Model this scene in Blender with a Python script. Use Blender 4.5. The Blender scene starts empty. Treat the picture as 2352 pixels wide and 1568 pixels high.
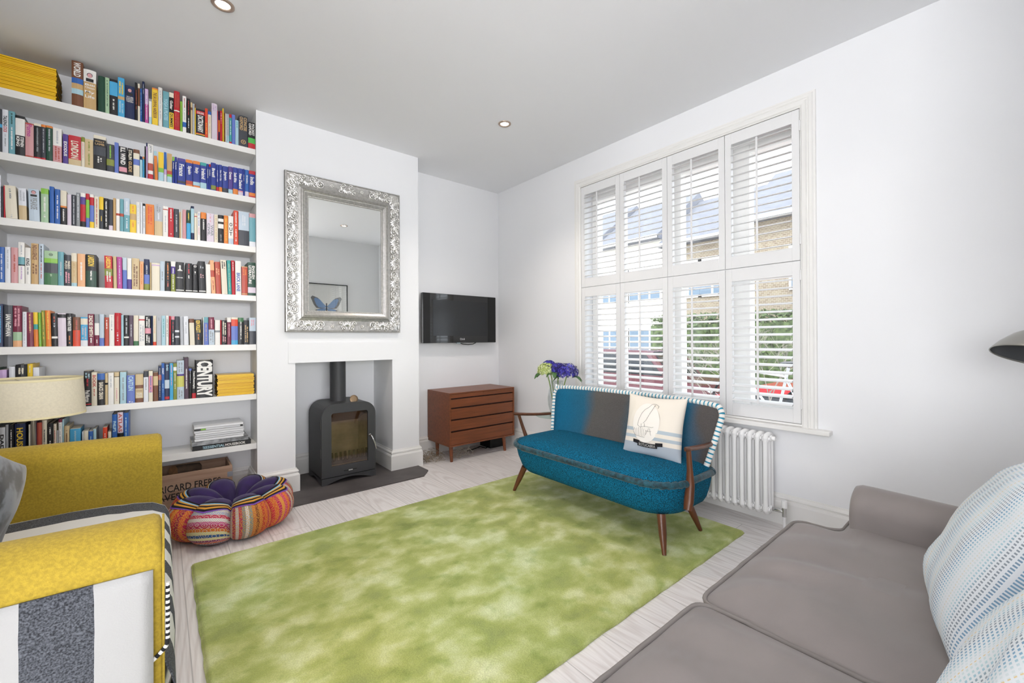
import bpy, math, random
from mathutils import Vector, Matrix
R = math.radians; PI = math.pi
rnd = random.Random(7)
sc = bpy.context.scene
C = sc.collection

# ---------------------------------------------------------------- camera, world, exposure, large lights
YAW, PITCH, ROLL = 0.6929, 0.0021, -0.0052
F = Vector((math.sin(YAW)*math.cos(PITCH), math.cos(YAW)*math.cos(PITCH), math.sin(PITCH)))
Rt = Vector((math.cos(YAW), -math.sin(YAW), 0)); Up = Rt.cross(F)
R2 = Rt*math.cos(ROLL)+Up*math.sin(ROLL); U2 = -Rt*math.sin(ROLL)+Up*math.cos(ROLL)
cd = bpy.data.cameras.new('camera'); cam = bpy.data.objects.new('camera', cd); C.objects.link(cam)
cd.sensor_width = 36; cd.lens = 969.1/2352*36; cd.shift_y = -7.76/2352; cd.clip_start = .02; cd.clip_end = 200
m = Matrix((R2, U2, -F)).transposed().to_4x4(); m.translation = (-2.876, -3.700, 1.1165)
cam.matrix_world = m
sc.camera = cam
sc.view_settings.view_transform = 'Standard'; sc.view_settings.look = 'None'
sc.view_settings.gamma = 1; sc.view_settings.use_curve_mapping = False
sc.view_settings.exposure = 0.2
sc.cycles.max_bounces = 10; sc.cycles.diffuse_bounces = 6; sc.cycles.transparent_max_bounces = 16
sc.cycles.sample_clamp_indirect = 6
w = bpy.data.worlds.new('world'); sc.world = w; w.use_nodes = True
bg = w.node_tree.nodes['Background']; bg.inputs[0].default_value = (.86, .93, 1, 1); bg.inputs[1].default_value = 3.4

def area(name, loc, target, sx, sy, power, col=(1, 1, 1)):
    l = bpy.data.lights.new(name, 'AREA'); l.shape = 'RECTANGLE'; l.size = sx; l.size_y = sy
    l.energy = power; l.color = col
    o = bpy.data.objects.new(name, l); C.objects.link(o); o.location = loc
    o.rotation_euler = (Vector(target)-Vector(loc)).to_track_quat('-Z', 'Y').to_euler(); return o
# added fill lights, in unseen space opened up beside and behind the camera
area('rear_fill_light', (-3.6, -14.0, 1.75), (-1.8, -.8, 1.0), 4.6, 2.3, 560, (.97, .98, 1))
area('side_fill_light', (-8.6, -5.4, 1.65), (-.3, -1.7, .9), 3.2, 2.1, 265, (.98, .985, 1))
sl = bpy.data.lights.new('sun', 'SUN'); sl.energy = 1.3; sl.angle = R(3); sl.color = (1, .96, .9)
so_ = bpy.data.objects.new('sun', sl); C.objects.link(so_); so_.rotation_euler = Vector((.62, .30, -.72)).to_track_quat('-Z', 'Y').to_euler()

# ---------------------------------------------------------------- helpers
def lin(h):
    h = h.lstrip('#'); o = []
    for i in (0, 2, 4):
        c = int(h[i:i+2], 16)/255
        o.append(c/12.92 if c <= .04045 else ((c+.055)/1.055)**2.4)
    return (*o, 1)
_m = {}
def mat(name, col, rough=.5, metal=0, var=0, vscale=20, bump=0, bscale=200, sheen=0, spec=.5, col2=None, coord='Object', stretch=(1, 1, 1), detail=3, coat=0):
    if name in _m: return _m[name]
    M = bpy.data.materials.new(name); M.use_nodes = True; nt = M.node_tree; b = nt.nodes['Principled BSDF']
    b.inputs['Base Color'].default_value = lin(col); b.inputs['Roughness'].default_value = rough
    b.inputs['Metallic'].default_value = metal; b.inputs['Specular IOR Level'].default_value = spec
    if sheen: b.inputs['Sheen Weight'].default_value = sheen; b.inputs['Sheen Roughness'].default_value = .4
    if coat: b.inputs['Coat Weight'].default_value = coat
    if var or bump or col2:
        tc = nt.nodes.new('ShaderNodeTexCoord'); mp = nt.nodes.new('ShaderNodeMapping'); mp.inputs['Scale'].default_value = stretch
        nt.links.new(tc.outputs[coord], mp.inputs[0])
    if var or col2:
        n = nt.nodes.new('ShaderNodeTexNoise'); n.inputs['Scale'].default_value = vscale; n.inputs['Detail'].default_value = detail
        nt.links.new(mp.outputs[0], n.inputs[0])
        r = nt.nodes.new('ShaderNodeValToRGB'); nt.links.new(n.outputs[0], r.inputs[0]); nt.links.new(r.outputs[0], b.inputs['Base Color'])
        c = lin(col)
        if col2: r.color_ramp.elements[0].color = lin(col2); r.color_ramp.elements[1].color = c; r.color_ramp.elements[0].position = .5-var; r.color_ramp.elements[1].position = .5+var
        else:
            r.color_ramp.elements[0].color = (*[x*(1-var) for x in c[:3]], 1); r.color_ramp.elements[1].color = (*[min(1, x*(1+var)) for x in c[:3]], 1)
            r.color_ramp.elements[0].position = .35; r.color_ramp.elements[1].position = .65
    if bump:
        n2 = nt.nodes.new('ShaderNodeTexNoise'); n2.inputs['Scale'].default_value = bscale; n2.inputs['Detail'].default_value = 3
        nt.links.new(mp.outputs[0], n2.inputs[0]); bu = nt.nodes.new('ShaderNodeBump'); bu.inputs['Strength'].default_value = bump; bu.inputs['Distance'].default_value = .004
        nt.links.new(n2.outputs[0], bu.inputs['Height']); nt.links.new(bu.outputs[0], b.inputs['Normal'])
    _m[name] = M; return M
def glow(name, col, s):
    M = bpy.data.materials.new(name); M.use_nodes = True; b = M.node_tree.nodes['Principled BSDF']
    b.inputs['Emission Color'].default_value = lin(col); b.inputs['Emission Strength'].default_value = s; return M
def glass(name, col='ffffff', rough=0, ior=1.45, alpha=1):
    M = bpy.data.materials.new(name); M.use_nodes = True; b = M.node_tree.nodes['Principled BSDF']
    b.inputs['Base Color'].default_value = lin(col); b.inputs['Roughness'].default_value = rough
    b.inputs['Transmission Weight'].default_value = 1; b.inputs['IOR'].default_value = ior; return M
def pane(name, tint=(1, 1, 1), refl=.06):
    M = bpy.data.materials.new(name); M.use_nodes = True; nt = M.node_tree; nt.nodes.clear()
    o = nt.nodes.new('ShaderNodeOutputMaterial'); t = nt.nodes.new('ShaderNodeBsdfTransparent'); t.inputs[0].default_value = (*tint, 1)
    g = nt.nodes.new('ShaderNodeBsdfGlossy'); g.inputs[1].default_value = .02; x = nt.nodes.new('ShaderNodeMixShader'); x.inputs[0].default_value = refl
    nt.links.new(t.outputs[0], x.inputs[1]); nt.links.new(g.outputs[0], x.inputs[2]); nt.links.new(x.outputs[0], o.inputs[0]); return M

class MB:
    def __init__(s): s.v = []; s.f = []; s.m = []; s.s = []
    def add(s, vs, fs, mi=0, sm=False):
        n = len(s.v); s.v += [tuple(p) for p in vs]
        for f in fs: s.f.append(tuple(i+n for i in f)); s.m.append(mi); s.s.append(sm)
        return s
    def box(s, x0, x1, y0, y1, z0, z1, mi=0):
        return s.add([(x0, y0, z0), (x1, y0, z0), (x1, y1, z0), (x0, y1, z0), (x0, y0, z1), (x1, y0, z1), (x1, y1, z1), (x0, y1, z1)],
                     [(0, 3, 2, 1), (4, 5, 6, 7), (0, 1, 5, 4), (1, 2, 6, 5), (2, 3, 7, 6), (3, 0, 4, 7)], mi)
    def tube(s, pts, rad, n=8, mi=0, cap=True, closed=False, flat=1.0):
        pts = [Vector(p) for p in pts]; k = len(pts)
        if not hasattr(rad, '__len__'): rad = [rad]*k
        rings = []; prev = None
        for i, p in enumerate(pts):
            if closed: t = pts[(i+1) % k]-pts[i-1]
            else: t = pts[min(i+1, k-1)]-pts[max(i-1, 0)]
            t.normalize()
            if prev is None:
                a = Vector((0, 0, 1)) if abs(t.z) < .9 else Vector((1, 0, 0)); u = t.cross(a).normalized()
            else: u = (prev-t*prev.dot(t)).normalized()
            prev = u; v = t.cross(u)
            rings.append([p+(u*math.cos(2*PI*j/n)+v*math.sin(2*PI*j/n)*flat)*rad[i] for j in range(n)])
        vs = [q for r in rings for q in r]; fs = []
        for i in range(k if closed else k-1):
            a, b = i*n, ((i+1) % k)*n
            for j in range(n): fs.append((a+j, a+(j+1) % n, b+(j+1) % n, b+j))
        s.add(vs, fs, mi, True)
        if cap and not closed: s.add(rings[0], [tuple(range(n))[::-1]], mi); s.add(rings[-1], [tuple(range(n))], mi)
        return s
    def lathe(s, prof, c=(0, 0, 0), n=32, mi=0, M=None, sm=True):
        vs = []; k = len(prof)
        for j in range(n):
            a = 2*PI*j/n
            for r, z in prof: vs.append(Vector((r*math.cos(a), r*math.sin(a), z)))
        if M: vs = [M @ p for p in vs]
        vs = [p+Vector(c) for p in vs]
        fs = [(j*k+i, ((j+1) % n)*k+i, ((j+1) % n)*k+i+1, j*k+i+1) for j in range(n) for i in range(k-1)]
        return s.add(vs, fs, mi, sm)
    def prism(s, poly, d, mi=0, sm=False):   # poly: 3-D points, d: extrusion vector
        n = len(poly); d = Vector(d); a = [Vector(p) for p in poly]; b = [p+d for p in a]
        s.add(a+b, [(i, (i+1) % n, (i+1) % n+n, i+n) for i in range(n)], mi, sm)
        s.add(a, [tuple(range(n))[::-1]], mi); s.add(b, [tuple(range(n))], mi); return s
    def grid(s, fn, nu, nv, mi=0, sm=True, wrapu=False, wrapv=False):
        vs = [fn(i/(nu if wrapu else nu-1), j/(nv if wrapv else nv-1)) for i in range(nu) for j in range(nv)]; fs = []
        for i in range(nu if wrapu else nu-1):
            for j in range(nv if wrapv else nv-1):
                i2, j2 = (i+1) % nu, (j+1) % nv
                fs.append((i*nv+j, i2*nv+j, i2*nv+j2, i*nv+j2))
        return s.add(vs, fs, mi, sm)
    def ball(s, c, r, n=10, mi=0, M=None):
        if not hasattr(r, '__len__'): r = (r, r, r)
        def f(u, v):
            a = 2*PI*u; b = PI*(v-.5); p = Vector((r[0]*math.cos(b)*math.cos(a), r[1]*math.cos(b)*math.sin(a), r[2]*math.sin(b)))
            return (M @ p if M else p)+Vector(c)
        return s.grid(f, n, max(4, n//2+1), mi, wrapu=True)
    def sweep(s, path, N, prof, closed=False, mi=0, sm=False):
        N = Vector(N); path = [Vector(p) for p in path]; k = len(path); rows = []
        for i, p in enumerate(path):
            ns = []
            if closed or i > 0: ns.append(N.cross((p-path[i-1]).normalized()))
            if closed or i < k-1: ns.append(N.cross((path[(i+1) % k]-p).normalized()))
            mv = ns[0] if len(ns) == 1 else (ns[0]+ns[1])/(1+ns[0].dot(ns[1]))
            rows.append([p+mv*d+N*h for d, h in prof])
        q = len(prof); vs = [v for r in rows for v in r]; fs = []
        for i in range(k if closed else k-1):
            a, b = i*q, ((i+1) % k)*q
            for j in range(q-1): fs.append((a+j, b+j, b+j+1, a+j+1))
        s.add(vs, fs, mi, sm)
        if not closed: s.add(rows[0], [tuple(range(q))], mi); s.add(rows[-1], [tuple(range(q))[::-1]], mi)
        return s
    def mesh(s, name, mats):
        me = bpy.data.meshes.new(name); me.from_pydata(s.v, [], s.f)
        for x in mats: me.materials.append(x)
        me.polygons.foreach_set('material_index', s.m); me.polygons.foreach_set('use_smooth', s.s); me.update(); return me
def obj(name, b, mats, parent=None, bevel=0, subsurf=0, solid=0, seg=2, fixn=False):
    if not isinstance(mats, (list, tuple)): mats = [mats]
    me = b.mesh(name, mats) if isinstance(b, MB) else b
    if fixn:
        import bmesh
        bm = bmesh.new(); bm.from_mesh(me); bmesh.ops.remove_doubles(bm, verts=bm.verts, dist=1e-5); bmesh.ops.recalc_face_normals(bm, faces=bm.faces); bm.to_mesh(me); bm.free()
    o = bpy.data.objects.new(name, me); C.objects.link(o)
    if parent: o.parent = parent
    if solid: k = o.modifiers.new('s', 'SOLIDIFY'); k.thickness = solid; k.offset = 0
    if bevel: k = o.modifiers.new('b', 'BEVEL'); k.width = bevel; k.segments = seg; k.limit_method = 'ANGLE'; k.angle_limit = R(40)
    if subsurf: k = o.modifiers.new('u', 'SUBSURF'); k.levels = subsurf; k.render_levels = subsurf
    return o
def tag(o, label, cat, group=None, kind=None):
    o['label'] = label; o['category'] = cat
    if group: o['group'] = group
    if kind: o['kind'] = kind
    return o
def thing(name, label, cat, loc=(0, 0, 0), rz=0, group=None):
    o = bpy.data.objects.new(name, None); C.objects.link(o); o.empty_display_size = .05
    o.location = loc; o.rotation_euler = (0, 0, rz); return tag(o, label, cat, group)
def struct(name, b, mats, **k):
    o = obj(name, b, mats, **k); o['kind'] = 'structure'; return o
def dup(o, parent=None):
    c = o.copy(); C.objects.link(c)
    if parent is not None: c.parent = parent
    for ch in list(o.children): dup(ch, c)
    return c
_t = {}
def textmesh(s, bold=0.0):
    key = (s, bold)
    if key in _t: return _t[key]
    cu = bpy.data.curves.new('t', 'FONT'); cu.body = s; cu.offset = bold; cu.resolution_u = 2
    o = bpy.data.objects.new('t', cu); C.objects.link(o); dg = bpy.context.evaluated_depsgraph_get(); dg.update()
    me = bpy.data.meshes.new_from_object(o.evaluated_get(dg)); bpy.data.objects.remove(o)
    vs = [v.co.copy() for v in me.vertices]; fs = [tuple(p.vertices) for p in me.polygons]; bpy.data.meshes.remove(me)
    x0 = min(v.x for v in vs); x1 = max(v.x for v in vs); y0 = min(v.y for v in vs); y1 = max(v.y for v in vs)
    vs = [((v.x-x0)/(x1-x0), (v.y-y0)/(y1-y0)) for v in vs]
    _t[key] = (vs, fs, (x1-x0)/(y1-y0)); return _t[key]
def text_on(b, s, o, U, V, w, h, mi=0, bold=0.0):   # lettering in the box o + U*[0,w] + V*[0,h]
    vs, fs, _ = textmesh(s, bold); o = Vector(o); U = Vector(U); V = Vector(V)
    return b.add([o+U*(x*w)+V*(y*h) for x, y in vs], fs, mi)

# ---------------------------------------------------------------- materials
WALL = mat('wall_paint', 'eaebed', .75, bump=.03, bscale=500, spec=.25)
CEIL = mat('ceiling_paint', 'f3f4f7', .85, spec=.2)
TRIM = mat('satin_trim_paint', 'e9e8e5', .35)
SHUT = mat('shutter_paint', 'e4e4e4', .4)
CHROME = mat('chrome', 'c9c9c9', .15, 1)
BLACK = mat('black_plastic', '0b0b0c', .25)
def floor_mat():
    M = bpy.data.materials.new('whitewashed_boards'); M.use_nodes = True; nt = M.node_tree; N = nt.nodes; L = nt.links; b = N['Principled BSDF']
    def nd(t, **k):
        n = N.new(t)
        for a, v in k.items(): setattr(n, a, v)
        return n
    def mth(op, a, bb=None):
        n = nd('ShaderNodeMath', operation=op)
        for i, q in enumerate((a, bb)):
            if q is None: continue
            if isinstance(q, (int, float)): n.inputs[i].default_value = q
            else: L.new(q, n.inputs[i])
        return n.outputs[0]
    tc = nd('ShaderNodeTexCoord'); sp = nd('ShaderNodeSeparateXYZ'); L.new(tc.outputs['Object'], sp.inputs[0])
    px = mth('DIVIDE', sp.outputs[0], .2); ix = mth('FLOOR', px); fx = mth('FRACT', px)
    wn = nd('ShaderNodeTexWhiteNoise', noise_dimensions='1D'); L.new(ix, wn.inputs['W'])
    yy = mth('ADD', sp.outputs[1], mth('MULTIPLY', wn.outputs[0], 7)); py = mth('DIVIDE', yy, 2.1); iy = mth('FLOOR', py); fy = mth('FRACT', py)
    w2 = nd('ShaderNodeTexWhiteNoise', noise_dimensions='2D'); cb = nd('ShaderNodeCombineXYZ'); L.new(ix, cb.inputs[0]); L.new(iy, cb.inputs[1]); L.new(cb.outputs[0], w2.inputs['Vector'])
    # cathedral grain: rings stretched along the board
    c2 = nd('ShaderNodeCombineXYZ'); L.new(mth('ADD', mth('SUBTRACT', fx, .5), mth('MULTIPLY', mth('SUBTRACT', w2.outputs[0], .5), .5)), c2.inputs[0])
    L.new(mth('MULTIPLY', mth('ADD', sp.outputs[1], mth('MULTIPLY', w2.outputs[0], 3)), .38), c2.inputs[1]); L.new(mth('MULTIPLY', w2.outputs[0], 9), c2.inputs[2])
    wv = nd('ShaderNodeTexWave', wave_type='RINGS', rings_direction='Z'); wv.inputs['Scale'].default_value = 3.6; wv.inputs['Distortion'].default_value = 5; wv.inputs['Detail'].default_value = 3; wv.inputs['Detail Scale'].default_value = 1.4; L.new(c2.outputs[0], wv.inputs[0])
    mp = nd('ShaderNodeMapping'); mp.inputs['Scale'].default_value = (90, 3, 1); L.new(tc.outputs['Object'], mp.inputs[0])
    fn = nd('ShaderNodeTexNoise'); fn.inputs['Scale'].default_value = 1.5; fn.inputs['Detail'].default_value = 4; L.new(mp.outputs[0], fn.inputs[0])
    r1 = nd('ShaderNodeValToRGB'); L.new(wv.outputs[0], r1.inputs[0])
    e = r1.color_ramp.elements; e[0].position = 0; e[0].color = lin('e2dcd9'); e[1].position = .5; e[1].color = lin('efebe9')
    r2 = nd('ShaderNodeValToRGB'); L.new(fn.outputs[0], r2.inputs[0]); e = r2.color_ramp.elements; e[0].position = .35; e[0].color = (.84, .83, .82, 1); e[1].position = .6; e[1].color = (1, 1, 1, 1)
    m1 = nd('ShaderNodeMix', data_type='RGBA', blend_type='MULTIPLY'); m1.inputs[0].default_value = .6; L.new(r1.outputs[0], m1.inputs[6]); L.new(r2.outputs[0], m1.inputs[7])
    m2 = nd('ShaderNodeMix', data_type='RGBA', blend_type='MULTIPLY'); m2.inputs[0].default_value = 1; L.new(m1.outputs[2], m2.inputs[6])
    vr = mth('ADD', mth('MULTIPLY', w2.outputs[0], .10), .92); gx = mth('GREATER_THAN', mth('ABSOLUTE', mth('SUBTRACT', fx, .5)), .491); gy = mth('GREATER_THAN', mth('ABSOLUTE', mth('SUBTRACT', fy, .5)), .4992)
    g = mth('MULTIPLY', mth('MAXIMUM', gx, gy), .32); f = mth('SUBTRACT', vr, g); c3 = nd('ShaderNodeCombineColor'); [L.new(f, c3.inputs[i]) for i in range(3)]
    L.new(c3.outputs[0], m2.inputs[7]); L.new(m2.outputs[2], b.inputs['Base Color']); b.inputs['Roughness'].default_value = .42
    return M
FLOOR = floor_mat()

# ---------------------------------------------------------------- room shell
H = 2.73; XL = -3.555; CL, CR, CY = -2.364, -1.1205, -.2895; OL, OR = -2.12, -1.368
struct('floor', MB().box(-10, .3, -16, .3, -.1, 0), FLOOR)
struct('ceiling', MB().box(-10, .3, -16, .3, H, H+.1), CEIL)  # extended far past the room to keep sun and sky light out
struct('wall_back', MB().box(-5.2, .3, .001+.12, .3, 0, H).box(-5.2, OL, 0, .121, 0, H).box(OR, .3, 0, .121, 0, H).box(OL, OR, 0, .121, .99, H), WALL)
struct('wall_chimney_left', MB().box(CL, OL, CY, 0, 0, H), WALL)
struct('wall_chimney_right', MB().box(OR, CR, CY, 0, 0, H), WALL)
struct('wall_chimney', MB().box(OL, OR, CY, 0, .96, H)
       .box(-2.167, -1.328, CY-.006, CY, .948, 1.10), WALL)
struct('wall_left', MB().box(XL-.15, XL, -2.6, 0, 0, H), WALL)
struct('wall_rear', MB().box(-1.32, .3, -4.1, -3.95, 0, H), WALL)  # cut short so the rear fill light reaches the far corner
struct('wall_sky_block_left', MB().box(-10.1, -10, -16, .3, 0, H), WALL)  # three unseen walls added to block sky light from the open sides
struct('wall_sky_block_rear', MB().box(-10, .3, -16.1, -16, 0, H), WALL)
struct('wall_sky_block_right', MB().box(.2, .3, -16, -4.1, 0, H), WALL)
WY0, WY1, WZ0, WZ1 = -2.905, -1.20, .60, 2.47
struct('wall_right', MB().box(0, .3, -4.1, WY0, 0, H).box(0, .3, WY1, .3, 0, H).box(0, .3, WY0, WY1, 0, WZ0).box(0, .3, WY0, WY1, WZ1, H), WALL)
sk = [(0, 0), (.024, 0), (.024, .128), (.020, .138), (.014, .142), (.014, .150), (.019, .154), (.017, .162), (.008, .170), (.006, .178), (0, .178)]
def skirt(name, path): struct(name, MB().sweep(path, (0, 0, 1), sk), TRIM)
skirt('baseboard_alcove', [(XL+.001, -2.6, 0), (XL, -1e-4, 0), (CL, -1e-4, 0), (CL, CY, 0), (OL, CY, 0), (OL, .12, 0), (OL+.2, .12, 0)][::-1])
skirt('baseboard_fireplace', [(OR-.25, .12, 0), (OR, .12, 0), (OR, CY, 0), (CR, CY, 0), (CR, -1e-4, 0), (-1e-4, -1e-4, 0), (-1e-4, -3.949, 0), (-1.3, -3.949, 0)][::-1])
# window casing and sill
ar = [(0, 0), (0, .012), (.012, .022), (.030, .024), (.036, .014), (.040, .014), (.046, .020), (.060, .020), (.066, .012), (.075, .012), (.078, 0)]
struct('trim_1', MB().sweep([(0, -1.215, .594), (0, -1.215, 2.455), (0, -2.885, 2.455), (0, -2.885, .594)], (-1, 0, 0), [(d, h) for d, h in ar]), TRIM)
struct('trim_2', MB().box(-.062, .05, -3.03, -1.08, .570, .596), TRIM, bevel=.004)
# sash frame behind the shutters
sf = MB()
for a, b_ in ((-2.905, -2.86), (-2.545, -2.425), (-2.06, -1.975), (-1.53, -1.455), (-1.26, -1.20)): sf.box(.16, .24, a, b_, .60, 2.47)
sf.box(.17, .23, -2.9, -1.2, .60, .70).box(.17, .23, -2.9, -1.2, 2.36, 2.47).box(.165, .235, -2.9, -1.2, 1.50, 1.56)
win = struct('window_1', sf, TRIM, bevel=.006)
obj('window_pane', MB().box(.198, .202, -2.9, -1.2, .62, 2.45), pane('window_glass'), win)

# ---------------------------------------------------------------- plantation shutters
lv = MB()
def lprof(n=12):
    return [(.0315*math.cos(2*PI*i/n), .0045*math.sin(2*PI*i/n)) for i in range(n)]
def shutter(y0, y1, z0, z1, oz0, oz1, label, rod, n):
    t = thing('shutter_panel', label, 'shutter', (0, (y0+y1)/2, z0), 0, 'plantation shutter panels')
    w = (y1-y0)/2-.0015; hz = z1-z0; a, b_ = oz0-z0, oz1-z0; st = .040
    f = MB().box(-.012, .016, -w, -w+st, 0.001, hz-.001).box(-.012, .016, w-st, w, 0.001, hz-.001).box(-.012, .016, -w+st, w-st, 0.001, a).box(-.012, .016, -w+st, w-st, b_, hz-.001)
    obj('frame', f, SHUT, t, bevel=.0015)
    th = R(12); L = w-st-.002
    p = (b_-a)/n
    for i in range(n):
        zc = a+p*(i+.5)
        pts = [(-x*math.cos(th)*-1+0, z) for x, z in lprof()]
        poly = [Vector((.002+x*math.cos(th)-z*math.sin(th), -L, zc+x*math.sin(th)+z*math.cos(th))) for x, z in lprof()]
        obj('louver', MB().prism(poly, (0, 2*L, 0), 0, True), SHUT, t)
    if rod: obj('tilt_rod', MB().box(-.040, -.032, -.006+.01, .006+.01, a+.01, b_-.015), SHUT, t, bevel=.002)
    for zz in (.09, hz-.14):
        pass
    return t
ys = [-2.884, -2.458, -2.045, -1.628, -1.216]; nm = ['nearest the camera', 'second from right', 'second from left', 'nearest the room corner']
pos = ['rightmost', 'second from right', 'second from left', 'leftmost']
for i in range(4):
    y0, y1 = ys[i], ys[i+1]
    shutter(y0, y1, 1.567, 2.452, 1.647, 2.378, 'white louvred shutter panel, %s of the upper row' % pos[i], 1, 16)
    shutter(y0, y1, .612, 1.565, .695, 1.483, 'white louvred shutter panel, %s of the lower row' % pos[i], 1, 17)
sfr = MB().box(-.015, .05, -2.905, -2.886, .598, 2.47).box(-.015, .05, -1.214, -1.2, .598, 2.47).box(-.015, .05, -2.886, -1.214, .598, .610).box(-.015, .05, -2.886, -1.214, 2.454, 2.47)
struct('trim_3', sfr, TRIM)
hg = MB()
for zz in (.70, 1.45, 1.66, 2.32): hg.tube([(-.017, -2.886, zz), (-.017, -2.886, zz+.06)], .0045, 8)
struct('trim_4', hg, SHUT)

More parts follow.
